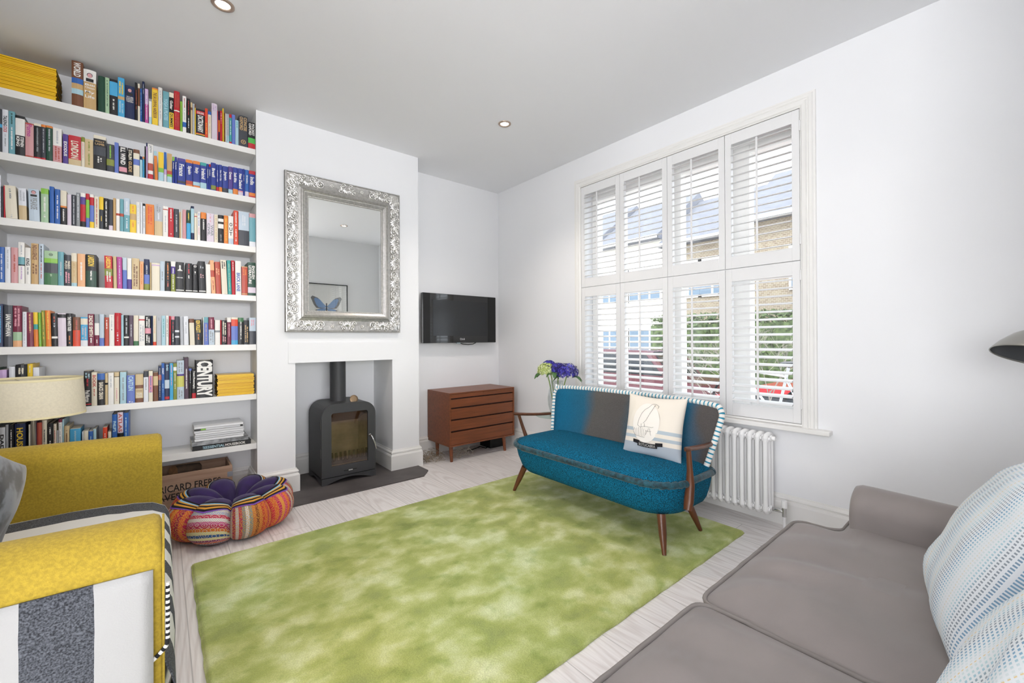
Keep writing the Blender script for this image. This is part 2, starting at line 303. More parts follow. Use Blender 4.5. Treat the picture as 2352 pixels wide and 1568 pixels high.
BOOKS = r"""
#0
-3.2668 0.0463 0.255 0.000|F|.38-.5:B .5-.62:E .62-.74:A|WORLD;W;.03-.35;v|thick brown hardback lettered WORLD with photo tiles
-3.2188 0.0521 0.226 0.000|E|0-.32:W|portrait;K;.04-.31;p + Bill;W;.36-.42;h + Clinton;W;.43-.49;h + My;W;.53-.62;h + Life;W;.64-.73;h|thick tan hardback lettered My Life under a small portrait
-3.1586 0.0288 0.209 0.000|D|||plain dark green hardback right of the portrait-topped tan book
-3.1285 0.0172 0.211 0.000|g||~;D;.08-.8|pale mint spine with dark lettering
-3.1100 0.0346 0.211 0.000|K|.07-.46:q|~;W;.56-.85|black spine with a sky blue label
-3.0738 0.0293 0.234 0.000|q|.48-.56:E|~;Y;.1-.42 + ~;A;.6-.9|sky blue spine with yellow lettering
-3.0424 0.0429 0.199 0.000|N||portrait;E;.04-.3;p + THE;W;.33-.37;h + DOWNING;W;.375-.415;h + STREET;W;.42-.46;h + YEARS;W;.465-.505;h|wide navy hardback with portrait above DOWNING STREET YEARS
-2.9981 0.0122 0.231 0.000|K||~;r;.2-.7|slim tall black spine with dark red lettering
-2.9847 0.0101 0.229 0.000|C|.12-.6:F||slim cream and brown spine
-2.9735 0.0080 0.202 0.000|B||~;A;.1-.8|slim mid blue spine
-2.9644 0.0114 0.250 0.000|N||~;S;.05-.3|slim tallest navy spine
-2.9519 0.0158 0.210 0.000|m|0-.45:V|~;W;.05-.9|pink and lilac spine
-2.9333 0.0132 0.141 0.000|W|.7-1:A||short slim white spine with pale blue foot
-2.9184 0.0278 0.230 0.000|Y|0-.04:O|THE SAS SURVIVAL HANDBOOK;F;.12-.82;v|bright yellow spine lettered SURVIVAL HANDBOOK
-2.8884 0.0191 0.242 0.000|W||~;S;.08-.85|tall white spine right of the yellow handbook
-2.8659 0.0288 0.229 0.000|t||YOGA & PILATES;A;.2-.8;v|dusty teal spine lettered YOGA & PILATES
-2.8356 0.0225 0.231 0.000|K|0-.13:C .55-1:Y|Guitar;W;.22-.47;v + DUMMIES;K;.58-.95;v|black and yellow spine lettered Guitar
-2.8119 0.0287 0.249 0.000|R|.49-.52:W|~;r;.06-.42 + ~;r;.56-.9|red hardback with a thin white band
-2.7812 0.0112 0.193 0.000|L||~;J;.1-.8|lime green spine beside the red hardback
-2.7685 0.0185 0.233 0.000|W|.72-.86:B|~;R;.06-.32 + ~;S;.35-.66|white spine with a blue band near its foot
-2.7470 0.0175 0.224 0.000|K||~;R;.05-.5 + ~;W;.55-.85|black spine with red lettering
-2.7274 0.0094 0.205 0.000|e|.16-.24:F||cream and orange spine
-2.7168 0.0101 0.201 0.000|S|||pale grey spine
-2.7057 0.0050 0.201 0.000|Y|0-.12:F||very thin yellow spine with brown top
-2.6994 0.0468 0.176 0.000|K|.07-.2:R .9-.93:R .93-.955:Y|COLLINS;W;.09-.18;h + DICTIONARY;W;.24-.86;v|thick black spine lettered DICTIONARY under a red band
-2.6514 0.0145 0.193 0.000|o||~;Y;.5-.9|vivid orange spine right of the dictionary
-2.6354 0.0175 0.179 0.000|C|0-.12:B|~;E;.2-.8|cream spine with blue top
-2.6154 0.0308 0.240 0.000|v||~;V;.04-.2|tall pale lilac spine
-2.5835 0.0041 0.202 0.000|R|||very thin dark red spine
-2.5782 0.0072 0.198 0.000|N|.3-.7:O||thin navy and orange spine
-2.5697 0.0124 0.205 0.000|R||~;W;.08-.45|narrow crimson spine with white lettering
-2.5554 0.0073 0.226 0.000|Y|||very thin mustard spine
-2.5462 0.0060 0.199 0.000|F|||very thin dark brown spine
-2.5390 0.0047 0.196 0.000|W|||very thin white spine
-2.5330 0.0143 0.196 0.000|S|.75-1:A|~;G;.03-.95|pale spiral-bound spine
-2.5171 0.0134 0.199 0.000|T|0-.12:R .94-1:R|~;W;.2-.7|teal spine with red top
-2.5024 0.0189 0.202 0.000|b|||periwinkle blue spine
-2.4823 0.0184 0.171 0.000|A||~;T;.05-.3|short pale aqua spine
-2.4619 0.0522 0.212 0.000|Z||CONCISE;E;.04-.48;v2 + OXFORD;E;.04-.48;v1 + seal;E;.78-.92;c|wide charcoal dictionary lettered CONCISE
-2.4074 0.0459 0.183 0.000|K|.6-.8:l .8-1:R|POCKET;W;.05-.5;v2 + OXFORD;W;.05-.5;v1|black dictionary lettered POCKET with green and red bands
#1
-3.5436 0.0194 0.227 0.000|Z|.35-.43:q||tall slate grey spine at the left wall
-3.5231 0.0206 0.229 0.000|w||TALKING;K;.14-.38;v + COCK;R;.39-.53;v + ~;G;.56-.85|white spine with black and red capitals
-3.5011 0.0220 0.228 0.000|t||~;D;.05-.3 + ~;W;.35-.9|turquoise spine
-3.4777 0.0337 0.214 0.000|K|.07-.5:W|STEPHEN;W;.53-.78;v2 + KING;W;.53-.78;v1|thick black spine with white label
-3.4424 0.0301 0.185 0.000|p|0-.04:r .96-1:r|Porno;m;.04-.4;v|thick pale pink spine with script lettering
-3.4107 0.0257 0.192 0.000|K|0-.07:C .96-1:R|~;G;.12-.8|near-black spine with cream top
-3.3838 0.0164 0.193 0.000|Z|0-.07:O .95-1:R|~;S;.12-.8|narrow slate spine with orange top
-3.3657 0.0240 0.194 0.000|D|0-.06:O|~;S;.1-.75|grey-green spine with orange top
-3.3400 0.0338 0.190 0.000|W|.52-1:p|~;S;.08-.45 + ~;r;.55-.95|wide white over dusty pink spine
-3.3019 0.0205 0.166 0.000|U||EXODUS;W;.25-.75;v|purple spine lettered EXODUS
-3.2798 0.0497 0.168 0.000|R|.8-1:e|LONDON;C;.18-.78;v|wide red spine lettered LONDON
-3.2289 0.0138 0.171 0.000|C|0-.16:J|~;P;.2-.7|cream spine with olive top
-3.2140 0.0336 0.165 0.000|e||~;J;.05-.9|wide stone-coloured floral spine
-3.1784 0.0518 0.199 0.000|K|0-.1:C .32-.58:Z|WALLY;E;.14-.2;h + LAMB;E;.21-.28;h + ~;W;.62-.8|wide black spine with a grey picture and cream top
-3.1236 0.0324 0.163 0.000|Z|.55-.78:J|~;L;.05-.5|charcoal spine with a lime patch
-3.0894 0.0176 0.181 0.000|b|||cornflower blue spine
-3.0697 0.0349 0.164 0.000|K|.75-.92:P|ILL WIND;W;.03-.66;v|black spine lettered ILL WIND
-3.0319 0.0245 0.163 0.000|K||STALIN;C;.06-.42;v + GUIDE;E;.48-.88;v|black spine lettered in cream capitals
-3.0058 0.0280 0.164 0.000|C|0-.14:F .36-.58:b||cream spine with small blue panel
-2.9764 0.0119 0.128 0.000|A|0-.16:N||short pale blue spine with navy top
-2.9631 0.0074 0.130 0.000|q|0-.12:O||short sky blue spine with orange top
-2.9546 0.0061 0.196 0.000|K|||thin black-green spine
-2.9471 0.0066 0.219 0.000|V|0-.1:N||slim lavender spine
-2.9385 0.0238 0.215 0.000|W|.55-.76:r .86-1:R|JAPAN;G;.03-.24;v|white spine lettered JAPAN in grey
-2.9060 0.0137 0.179 -0.028|O|0-.16:A||leaning orange-brown spine
-2.8890 0.0252 0.180 0.000|Y|.55-.7:L .7-1:A||amber yellow spine with green and blue foot
-2.8618 0.0123 0.186 0.000|B|.58-.76:V .76-1:w||bright blue spine with lilac band
-2.8472 0.0243 0.183 0.000|E|.6-.72:r .72-.8:L .8-1:A||sandy spine with coloured foot
-2.8206 0.0097 0.168 0.000|n|0-.16:L|Prague;W;.22-.46;v|slim guide lettered Prague with green top
-2.8091 0.0115 0.170 0.000|n|0-.06:U|Budapest;W;.2-.48;v|slim guide lettered Budapest
-2.7956 0.0404 0.168 0.000|n|0-.1:U .86-.95:Z|France;W;.22-.68;v|widest guide, lettered France
-2.7528 0.0350 0.170 0.000|n|0-.12:O .8-.94:r .94-1:O|Spain;W;.24-.56;v|guide lettered Spain with orange top
-2.7157 0.0359 0.171 0.000|n|0-.12:O .8-.93:A .94-1:O|Italy;W;.25-.48;v|guide lettered Italy with orange top
-2.6780 0.0332 0.171 0.000|n|0-.12:T .78-1:A|Ireland;W;.24-.64;v|guide lettered Ireland with teal top
-2.6433 0.0109 0.169 0.000|n||Copenhagen;W;.2-.56;v|slim guide lettered Copenhagen
-2.6309 0.0094 0.170 0.000|n|0-.1:R|London;W;.22-.46;v|slim guide lettered London with red top
-2.6200 0.0268 0.184 0.000|n|.82-.97:J|Brazil;W;.2-.52;v|guide lettered Brazil with green foot
-2.5917 0.0134 0.179 0.000|n|.85-1:R|~;W;.22-.65|slim guide right of the Brazil one
-2.5767 0.0176 0.181 0.000|n|.83-1:O|New York City;W;.2-.6;v|guide lettered New York City
-2.5572 0.0318 0.178 0.000|n|.84-1:Z|Japan;W;.2-.54;v|guide lettered Japan
-2.5235 0.0244 0.183 0.000|U|.85-1:A|Greece;W;.2-.48;v|violet-blue guide lettered Greece
-2.4972 0.0280 0.184 0.000|n|.8-1:O|South Africa;W;.2-.56;v|guide lettered South Africa
-2.4676 0.0280 0.185 0.000|n|.83-.88:P .88-1:v|New Zealand;W;.2-.76;v|guide lettered New Zealand
-2.4383 0.0096 0.187 0.000|n||~;W;.2-.45|slimmest guide between New Zealand and Argentina
-2.4271 0.0223 0.185 0.000|B|.82-1:v|Argentina;W;.2-.52;v|paler blue guide lettered Argentina
-2.4028 0.0397 0.186 0.000|n|0-.13:R .83-.95:O .95-1:R|India;W;.24-.54;v|guide lettered India with red top
#2
-3.5442 0.0150 0.224 0.000|w|||tall white folder at the left wall
-3.5275 0.0074 0.164 0.000|Z|||dark spine in shadow beside the white folder
-3.5189 0.0054 0.170 -0.005|R|||thin red spine behind the leaning cream book
-3.5114 0.0409 0.174 -0.043|C||~;G;.1-.4 + ~;S;.88-.96|wide cream leaning spine
-3.4653 0.0277 0.170 -0.019|w|.55-1:e|~;S;.08-.4|pale seascape spine
-3.4294 0.0396 0.175 -0.019|s||portrait;K;.02-.24;p + PEARSE;G;.28-.64;v|pale blue-grey spine with a portrait at the top
-3.3857 0.0281 0.187 0.000|g|0-.16:L|~;W;.25-.85|pale green spine with white lettering
-3.3523 0.0169 0.204 -0.008|B|||mid blue spine
-3.3333 0.0199 0.194 0.000|B||~;W;.18-.85|denim blue spine with white lettering
-3.3119 0.0239 0.191 0.000|K|0-.45:C .45-.5:O|~;W;.55-.9|black spine with glaring white upper half
-3.2853 0.0158 0.175 0.000|v|||lavender white spine
-3.2682 0.0169 0.176 0.000|Z||~;S;.05-.95|dark blue striped spine
-3.2496 0.0148 0.192 0.000|G||~;w;.05-.8|grey-blue spine
-3.2328 0.0206 0.195 0.000|R|0-.12:W .12-.34:U .84-1:K||striped purple, red and black spine
-3.2107 0.0142 0.195 0.000|L|0-.18:R .72-1:b||striped red, lime and blue spine
-3.1950 0.0171 0.195 0.000|b|0-.09:W .09-.33:R .82-1:Y||striped red, blue and yellow spine
-3.1759 0.0194 0.186 0.000|C||~;r;.05-.95|cream spine with red lettering
-3.1550 0.0172 0.189 0.000|Z|0-.4:Y|~;Y;.6-.75|mustard over charcoal spine
-3.1362 0.0198 0.184 0.000|K||~;W;.1-.9|black spine with white lettering
-3.1149 0.0171 0.182 0.000|Z|.85-1:v||charcoal and lavender spine
-3.0962 0.0115 0.193 0.000|E|||tan spine
-3.0831 0.0155 0.191 0.000|W|.45-.52:r||white spine with a small red motif
-3.0661 0.0156 0.194 0.000|t|.45-.54:r||blue-grey spine with a small red motif
-3.0489 0.0257 0.204 0.000|s|.5-1:t|~;w;.1-.4 + ~;w;.6-.9|powder blue spine
-3.0221 0.0280 0.172 0.000|Y|.33-.55:E|~;O;.05-.3 + ~;O;.6-.8|yellow spine with beige middle
-2.9925 0.0157 0.192 0.000|W||~;s;.1-.7|tall white spine
-2.9751 0.0097 0.193 0.000|w|||slim tall white spine
-2.9637 0.0119 0.187 0.000|w|0-.08:K|~;G;.15-.8|white spine with dark flecks
-2.9496 0.0391 0.188 0.000|O||~;o;.06-.65|wide orange spine
-2.9085 0.0383 0.200 0.000|S|.55-1:e|~;G;.03-.25 + ~;w;.3-.5|wide grey landscape spine
-2.8682 0.0246 0.190 0.000|W|.09-.12:r|~;S;.3-.85|white spine with small red lips
-2.8416 0.0258 0.186 0.000|R||~;W;.05-.45 + ~;W;.88-.92|rosy red spine
-2.8141 0.0253 0.184 0.000|Z||~;S;.2-.8|dark slate spine
-2.7870 0.0078 0.169 0.000|e|||thin gold spine
-2.7781 0.0061 0.184 0.000|W|||thin white spine
-2.7705 0.0179 0.187 0.000|p||~;P;.05-.8|dusty pink spine
-2.7503 0.0207 0.189 0.000|D|.45-1:q|~;Y;.08-.35|dark green over sky blue spine
-2.7278 0.0164 0.218 0.000|A|0-.07:N .8-1:N||tallest aqua spine with navy ends
-2.7098 0.0139 0.174 0.000|C|.1-.13:R||cream spine with thin red line
-2.6942 0.0152 0.188 0.000|W||~;b;.05-.5 + ~;P;.55-.8|white spine with blue and pink lettering
-2.6760 0.0285 0.188 0.000|K|0-.22:O|~;W;.25-.6|dark spine with orange rounded top
-2.6446 0.0393 0.188 0.000|v||CIVIL;G;.35-.8;v1 + WAR;G;.4-.8;v2 + ~;P;.03-.3|pale mauve spine lettered CIVIL WAR
-2.6034 0.0197 0.186 0.000|C||~;E;.05-.9|ivory spine
-2.5819 0.0302 0.188 0.000|K|.13-.24:W .32-.48:W|~;G;.7-.95|charcoal spine with white squares
-2.5499 0.0234 0.190 0.000|O||~;Y;.1-.9|amber orange spine
-2.5246 0.0283 0.191 0.000|W|.8-1:s|OUT;K;.22-.72;s|white spine lettered OUT
-2.4937 0.0254 0.234 0.000|o||~;W;.05-.45 + ~;W;.55-.9|bright red-orange spine
-2.4657 0.0612 0.234 0.000|s|.55-1:Z|~;w;.1-.4|wide glossy pale blue and dark spine
-2.4025 0.0404 0.231 0.000|t|0-.12:p .85-1:w||turquoise spine with pink top
#3
-3.5372 0.0204 0.187 0.000|B||~;w;.2-.9|blue spine at the left end
-3.5150 0.0191 0.190 0.000|w||~;S;.05-.6|white spine
-3.4941 0.0245 0.190 0.000|p||~;r;.2-.7|dusky pink spine
-3.4683 0.0220 0.222 0.000|W|.36-.54:t .54-.57:K|~;S;.05-.3 + ~;V;.6-.9|tall white spine with grey-green band
-3.4444 0.0203 0.196 0.000|W||KING;K;.3-.5;v + ~;G;.55-.75|white spine lettered KING
-3.4223 0.0263 0.222 0.000|E||INDULGENCE;F;.04-.4;v + ~;F;.5-.75|tall gold-brown spine
-3.3942 0.0182 0.223 0.000|s||~;K;.05-.45 + ~;r;.48-.85|tall grey-blue spine with dark and red lettering
-3.3743 0.0510 0.189 0.000|d|0-.22:g .22-.35:L .37-.65:Z|seal;K;.07-.15;c + ~;g;.68-.75|widest spine, green with framed dark picture
-3.3218 0.0222 0.189 0.000|t||~;S;.3-.7|slate teal spine
-3.2979 0.0262 0.175 0.000|Z||MARIO;C;.2-.46;v2 + PUZO;C;.2-.46;v1 + ~;P;.55-.9|charcoal spine with cream capitals
-3.2698 0.0217 0.188 0.000|C|.25-.9:e .9-1:A|~;E;.3-.7|cream spine with sandy middle
-3.2456 0.0313 0.188 0.000|a||~;W;.25-.8|peach spine with white lettering
-3.2115 0.0430 0.189 0.000|K|.5-1:D|LARSSON;Y;.04-.36;v + ~;W;.5-.78|thick black and green spine, yellow capitals
-3.1323 0.0337 0.190 -0.015|R|.4-.62:J|LARSSON;Y;.04-.38;v + ~;W;.48-.8|thick red spine, yellow capitals
-3.0955 0.0149 0.190 -0.013|e|||gold spine
-3.0786 0.0214 0.189 -0.011|m||~;V;.08-.88|magenta spine
-3.0552 0.0187 0.188 -0.005|s|.4-1:b||pale to deep blue spine
-3.0353 0.0195 0.186 0.000|W|.68-1:U||white over purple spine
-3.0142 0.0334 0.189 0.000|e||~;F;.2-.9|wide sandy spine with dark figure
-2.9786 0.0177 0.174 0.000|a||~;O;.1-.8|short apricot spine
-2.9585 0.0251 0.190 0.000|N|.5-.8:b .8-1:J|~;S;.2-.48|navy landscape spine
-2.9311 0.0064 0.172 0.000|e|||thin beige spine
-2.9224 0.0377 0.171 0.000|C|.06-.1:V||wide ivory spine with lilac stripe
-2.8825 0.0211 0.186 0.000|s||~;G;.35-.65|pale grey spine
-2.8580 0.0264 0.189 0.000|K||~;O;.05-.6 + ~;r;.68-.85|black spine with orange lettering
-2.8298 0.0216 0.191 0.000|J|0-.17:W .17-.42:U|~;W;.2-.95|white, purple and olive spine
-2.8053 0.0411 0.190 0.000|K|.93-.96:W|chess;W;.05-.3;k + MEYER;W;.5-.54;h|wide black spine with a white chess piece
-2.7565 0.0337 0.188 0.000|K|.93-.96:W|~;R;.03-.35 + ~;W;.42-.52|black spine with a red ribbon
-2.7198 0.0258 0.184 0.000|K|.93-.96:W|seal;W;.0-.14;c + ~;W;.25-.34|black spine with a white and red flower
-2.6867 0.0367 0.208 -0.023|K|.93-.96:W|~;S;.15-.22 + ~;p;.4-.52|leaning black spine
-2.6475 0.0255 0.192 -0.021|W|||leaning white spine
-2.6189 0.0220 0.221 -0.046|a|.3-.5:r|~;r;.55-.9|leaning cream spine with russet motif
-2.5944 0.0287 0.214 -0.038|r||~;a;.2-.4|leaning salmon spine
-2.5619 0.0317 0.230 -0.039|C||~;K;.04-.25|leaning cream spine with dark doodle
-2.5276 0.0204 0.232 -0.028|T||~;g;.1-.9|leaning sea-green spine
-2.5053 0.0186 0.233 -0.017|R||~;W;.05-.3|leaning rose spine
-2.4842 0.0329 0.233 -0.008|W||BRICK LANE;B;.35-.9;v|white spine lettered BRICK LANE
-2.4487 0.0344 0.200 0.000|r|0-.03:E .94-.97:E|~;O;.08-.3|short brick red spine
-2.4119 0.0486 0.232 0.000|D|.75-.92:v|ENGLISH;W;.1-.5;v2 + LITERATURE;W;.1-.65;v1|wide dark green spine lettered ENGLISH LITERATURE
#4
-3.5415 0.0194 0.228 0.000|N||~;q;.05-.9|navy spine with sky blue lettering
-3.5187 0.0294 0.222 0.000|Z||IAN McEWAN;W;.22-.74;v|wide charcoal spine with white capitals
-3.4877 0.0309 0.221 0.000|M|.64-.85:g .85-1:a|~;P;.04-.5|tall burgundy hardback with picture panel
-3.4542 0.0150 0.189 0.000|w||~;S;.05-.9|slim white spine
-3.4374 0.0236 0.187 -0.013|M||~;a;.05-.6|crimson spine with cream script
-3.4120 0.0158 0.188 -0.018|O|0-.35:Y .35-.5:T||yellow, aqua and orange spine
-3.3944 0.0097 0.187 -0.018|L||~;g;.2-.95|bright green spine
-3.3828 0.0139 0.199 -0.021|J||~;Y;.05-.8|tall olive spine
-3.3675 0.0195 0.200 -0.021|O||~;Y;.05-.8|tall orange spine
-3.3465 0.0228 0.185 -0.012|K|.7-.76:W|~;r;.08-.3 + ~;S;.3-.45|black spine with white band
-3.3218 0.0318 0.186 -0.012|v|.03-.14:K||wide pale mauve spine with black motif
-3.2886 0.0222 0.186 -0.007|K||THE WHITE TIGER;W;.1-.54;v + ~;O;.68-.92|black spine with white capitals and orange foot
-3.2645 0.0292 0.166 0.000|F|.45-1:o|~;r;.1-.8|brown to terracotta spine
-3.2336 0.0288 0.167 0.000|q|.05-.26:C .8-1:w|~;S;.32-.75|blue spine with cream panel
-3.2031 0.0251 0.186 -0.008|M||ZADIE SMITH;C;.04-.7;v + ~;W;.75-.9|dark spine with large cream capitals
-3.1765 0.0189 0.185 0.000|G|.28-.66:W .66-1:M|~;W;.8-.9|grey, white and maroon spine
-3.1561 0.0196 0.186 0.000|s|.75-1:b||pale icy spine with blue foot
-3.1340 0.0179 0.168 0.000|r||~;W;.08-.4|muted red spine
-3.1145 0.0215 0.185 0.000|W||~;S;.05-.4 + ~;G;.46-.5|off-white spine with two small motifs
-3.0915 0.0271 0.196 0.000|R||~;r;.1-.5 + ~;w;.6-.85|bright red hardback spine
-3.0628 0.0107 0.184 0.000|A|||narrow pale aqua spine
-3.0505 0.0219 0.184 0.000|K|.7-.75:W|~;S;.1-.6|black spine with a white band
-3.0275 0.0184 0.183 0.000|z||~;S;.3-.7|mauve-grey spine
-3.0072 0.0219 0.184 0.000|C|.85-1:d||ivory spine with dark leafy foot
-2.9832 0.0270 0.183 0.000|W|.12-.16:R|~;S;.3-.85|white spine with red lips
-2.9545 0.0263 0.184 0.000|K|.42-.6:P|~;W;.05-.4 + ~;W;.65-.9|black spine with pink picture
-2.9266 0.0078 0.184 0.000|N|||slim dark purple spine
-2.9171 0.0147 0.185 0.000|C|.88-1:o|~;a;.1-.6|cream spine with red foot
-2.9004 0.0220 0.183 0.000|S||~;G;.05-.15|stone grey spine
-2.8767 0.0195 0.186 0.000|A||~;T;.1-.7|light aqua spine
-2.8555 0.0129 0.187 0.000|W||~;K;.05-.7|white spine with black lettering
-2.8392 0.0079 0.185 0.000|R|||thin scarlet spine
-2.8290 0.0165 0.184 0.000|Z|0-.12:P|~;R;.2-.5 + ~;W;.6-.88|dark grey spine with red and white lettering
-2.8108 0.0213 0.184 0.000|Z|.48-.55:w .68-.74:w||slate spine with white shapes
-2.7837 0.0157 0.185 -0.016|S|||silver-blue spine
-2.7657 0.0241 0.186 -0.016|w||~;S;.2-.6|white spine with grey lettering
-2.7350 0.0251 0.170 -0.025|C|0-.15:F||cream spine with brown picture top
-2.7070 0.0351 0.167 -0.022|K||KEN FOLLETT;Y;.04-.52;v + ~;O;.58-.8|black spine with yellow capitals
-2.6657 0.0040 0.183 0.000|W|||very thin white spine
-2.6602 0.0235 0.183 -0.010|b|0-.2:t|~;E;.25-.85|indigo spine
-2.6343 0.0301 0.184 -0.011|M|.45-1:s|~;P;.05-.4 + ~;G;.5-.9|dark plum over pale blue spine
-2.6017 0.0280 0.166 0.000|W|.42-.5:G||short white spine with dark motif
-2.5719 0.0058 0.166 0.000|R|||short thin red spine
-2.5642 0.0288 0.165 0.000|K||~;C;.05-.6 + ~;p;.65-.9|black-green spine with cream lettering
-2.5339 0.0223 0.185 0.000|M|0-.17:W|~;P;.25-.7|burgundy spine with white top
-2.5097 0.0372 0.186 0.000|b|0-.07:C .07-.32:o .84-1:q||orange over blue block-coloured spine
-2.4706 0.0314 0.185 0.000|K|0-.16:d|~;W;.15-.8|black spine with white script
-2.4369 0.0301 0.168 0.000|K||~;E;.2-.9|dark spine with gold lettering
-2.4048 0.0414 0.187 0.000|s|.5-1:Z|~;P;.05-.3|pale blue over black spine at the right end
#5
-3.5510 0.0115 0.237 0.000|D|||dark green spine above the lampshade
-3.5378 0.0269 0.226 0.000|V|||violet-topped spine above the lampshade
-3.5025 0.0213 0.242 0.000|w|||white spine with tiny figure, above the lampshade
-3.4795 0.0409 0.251 0.000|K||~;C;.05-.2|wide black spine above the lampshade
-3.4370 0.0189 0.254 0.000|Y||~;C;.04-.2|amber spine above the lampshade
-3.4166 0.0224 0.233 0.000|w|||white spine above the lampshade
-3.2349 0.0120 0.172 0.000|C||~;G;.2-.8|stone spine half hidden by the lampshade
-3.2212 0.0299 0.203 0.000|K|.93-.96:R|~;A;.05-.2 + ~;R;.22-.42 + Paul Merton;W;.55-.88;v|wide black spine with coloured lettering
-3.1898 0.0228 0.194 0.000|C||BOOK;r;.08-.45;v + ~;r;.5-.7|stone spine with large red letters
-3.1654 0.0308 0.186 0.000|K|0-.2:B|BARACK OBAMA;C;.28-.82;v|wide black spine with small portrait
-3.1333 0.0115 0.185 0.000|e|.3-.36:K||sandy brown spine
-3.1199 0.0238 0.188 0.000|W||~;S;.1-.5|off-white spine
-3.0941 0.0216 0.189 0.000|C|0-.13:e .13-.15:K|~;p;.5-.9|pinkish stone spine
-3.0686 0.0274 0.189 0.000|A||~;G;.15-.9|pale sky spine
-3.0383 0.0356 0.168 0.000|b||CAITLIN;A;.04-.55;v + ~;W;.9-.97|wide periwinkle spine
-3.0000 0.0355 0.171 0.000|e|.38-.5:F .85-1:F|DONNA;F;.56-.61;h + THE;W;.66-.7;h + LITTLE;W;.71-.76;h + FRIEND;W;.77-.82;h|wide sand and brown spine with white capitals
-2.9624 0.0221 0.190 0.000|w|0-.2:Z|~;G;.25-.6|white spine with grey photo top
-2.9385 0.0188 0.188 0.000|C|.16-.7:P|~;B;.16-.7|ivory spine with red and blue bars
-2.9175 0.0236 0.177 0.000|F|.12-.45:e||brown patterned spine
-2.8927 0.0139 0.217 0.000|N|.25-.4:r|~;S;.05-.9|dark navy spine
-2.8776 0.0139 0.235 0.000|B||COAST;W;.13-.3;v + ~;A;.55-.8|bright blue spine lettered COAST
-2.8625 0.0233 0.233 0.000|N|.45-.68:s .9-.97:R|English;A;.04-.2;v|navy spine lettered English
-2.8378 0.0171 0.233 0.000|q||~;P;.05-.6|light blue spine
-2.8196 0.0166 0.231 0.000|J|.1-.2:W|~;C;.25-.7|mustard brown spine
-2.8016 0.0354 0.249 0.000|s|.35-.4:U .4-.68:y|~;G;.03-.3 + ~;G;.75-.95|wide pale grey spine with tree picture
-2.7650 0.0222 0.266 0.000|z||~;W;.27-.75|tall dark plum spine
-2.7410 0.0138 0.201 0.000|K|.03-.1:b|~;S;.1-.5|slim black spine
-2.7257 0.0205 0.195 0.000|K|.83-1:R|Travel Photography;W;.09-.68;v|black spine with red foot lettered Travel Photography
-2.7038 0.0904 0.245 0.000|K||CENTURY;W;.015-.97;f|huge black spine lettered CENTURY
#6
-3.5373 0.0200 0.267 0.000|w||DAD;K;.14-.45;v + Man;p;.48-.75;v|white spine lettered DAD
-3.5158 0.0098 0.279 0.000|S|||silver spine
-3.5042 0.0168 0.278 0.000|K||~;W;.1-.45 + ~;W;.55-.95|black spine with white lettering
-3.4841 0.0380 0.279 0.000|N||HOUSEHOLD;Y;.08-.85;v|wide royal blue spine lettered HOUSEHOLD
-3.4347 0.0070 0.269 0.000|C|||slim cream spine
-3.4261 0.0200 0.278 0.000|U||UNIVERSAL;w;.06-.8;v|purple spine with white capitals
-3.4044 0.0185 0.275 0.000|r|||plain rust red hardback
-3.3843 0.0176 0.286 0.000|C||~;Z;.18-.9|cream spine with small black lettering
-3.3644 0.0207 0.266 0.000|K||~;W;.08-.25 + ~;W;.35-.9|black spine with white motif
-3.3420 0.0109 0.261 0.000|C||~;R;.05-.9|white spine with dark red lettering
-3.3295 0.0055 0.222 0.000|S|||short grey spine
-3.3224 0.0130 0.284 0.000|M|.06-.7:W|~;G;.1-.6|maroon spine with white label
-3.3081 0.0054 0.282 0.000|A|||slim pale blue spine
-3.3006 0.0199 0.243 0.000|e||~;F;.1-.6|mottled tan spine
-3.2781 0.0424 0.222 0.000|q|.6-1:W|~;A;.05-.4|wide cyan box-like spine
-3.2297 0.0051 0.201 0.000|w|||thin white spine
-3.2230 0.0182 0.203 0.000|C|||pale cream spine
-3.2034 0.0181 0.199 0.000|B||~;A;.15-.6|short blue spine
-3.1837 0.0116 0.209 0.000|A|||short pale blue spine
-3.1436 0.0184 0.213 0.000|o||~;W;.15-.7|short red spine standing apart
-3.1218 0.0139 0.185 0.000|C|||very short cream spine
-3.1040 0.0219 0.285 0.000|B||PHILIP'S;A;.14-.36;v + WORLD;E;.5-.85;v|tall blue atlas
-3.0804 0.0247 0.295 0.000|K|0-.42:v|ATLAS;r;.02-.4;v + TRAVEL;W;.5-.98;v|tall black atlas lettered TRAVEL
-3.0540 0.0219 0.289 0.000|B||~;A;.08-.6|tall cornflower spine at the right of the atlases
"""
# ---------------------------------------------------------------- ceiling spots
def spot(x, y, label):
    t = thing('ceiling_downlight', label, 'downlight', (x, y, H-.001), 0, 'recessed ceiling downlights')
    obj('bezel_ring', MB().lathe([(.030, 0), (.033, -.006), (.042, -.007), (.048, -.003), (.048, .0005)], n=36), mat('brushed_nickel', 'b7a496', .35, .8), t)
    obj('bulb', MB().lathe([(.0, -.001), (.020, -.0015), (.030, -.0005)], n=28), glow('bulb_glow', 'fff4e6', 14), t)
    l = bpy.data.lights.new('downlight_lamp', 'SPOT'); l.energy = 34 if y > -2 else 6; l.spot_size = R(125); l.spot_blend = .8; l.color = (1, .9, .8); l.shadow_soft_size = .04
    o = bpy.data.objects.new('downlight_lamp', l); C.objects.link(o); o.parent = t; o.location = (0, 0, -.03)
spot(-2.646, -1.262, 'lit recessed ceiling downlight above the bookshelf side, cut by the top of the photo')
spot(-.894, -1.239, 'lit recessed ceiling downlight nearest the television corner')
spot(-.889, -3.004, 'lit recessed ceiling downlight seen only in the mirror')
spot(-2.646, -3.004, 'lit recessed ceiling downlight above the camera end of the room')

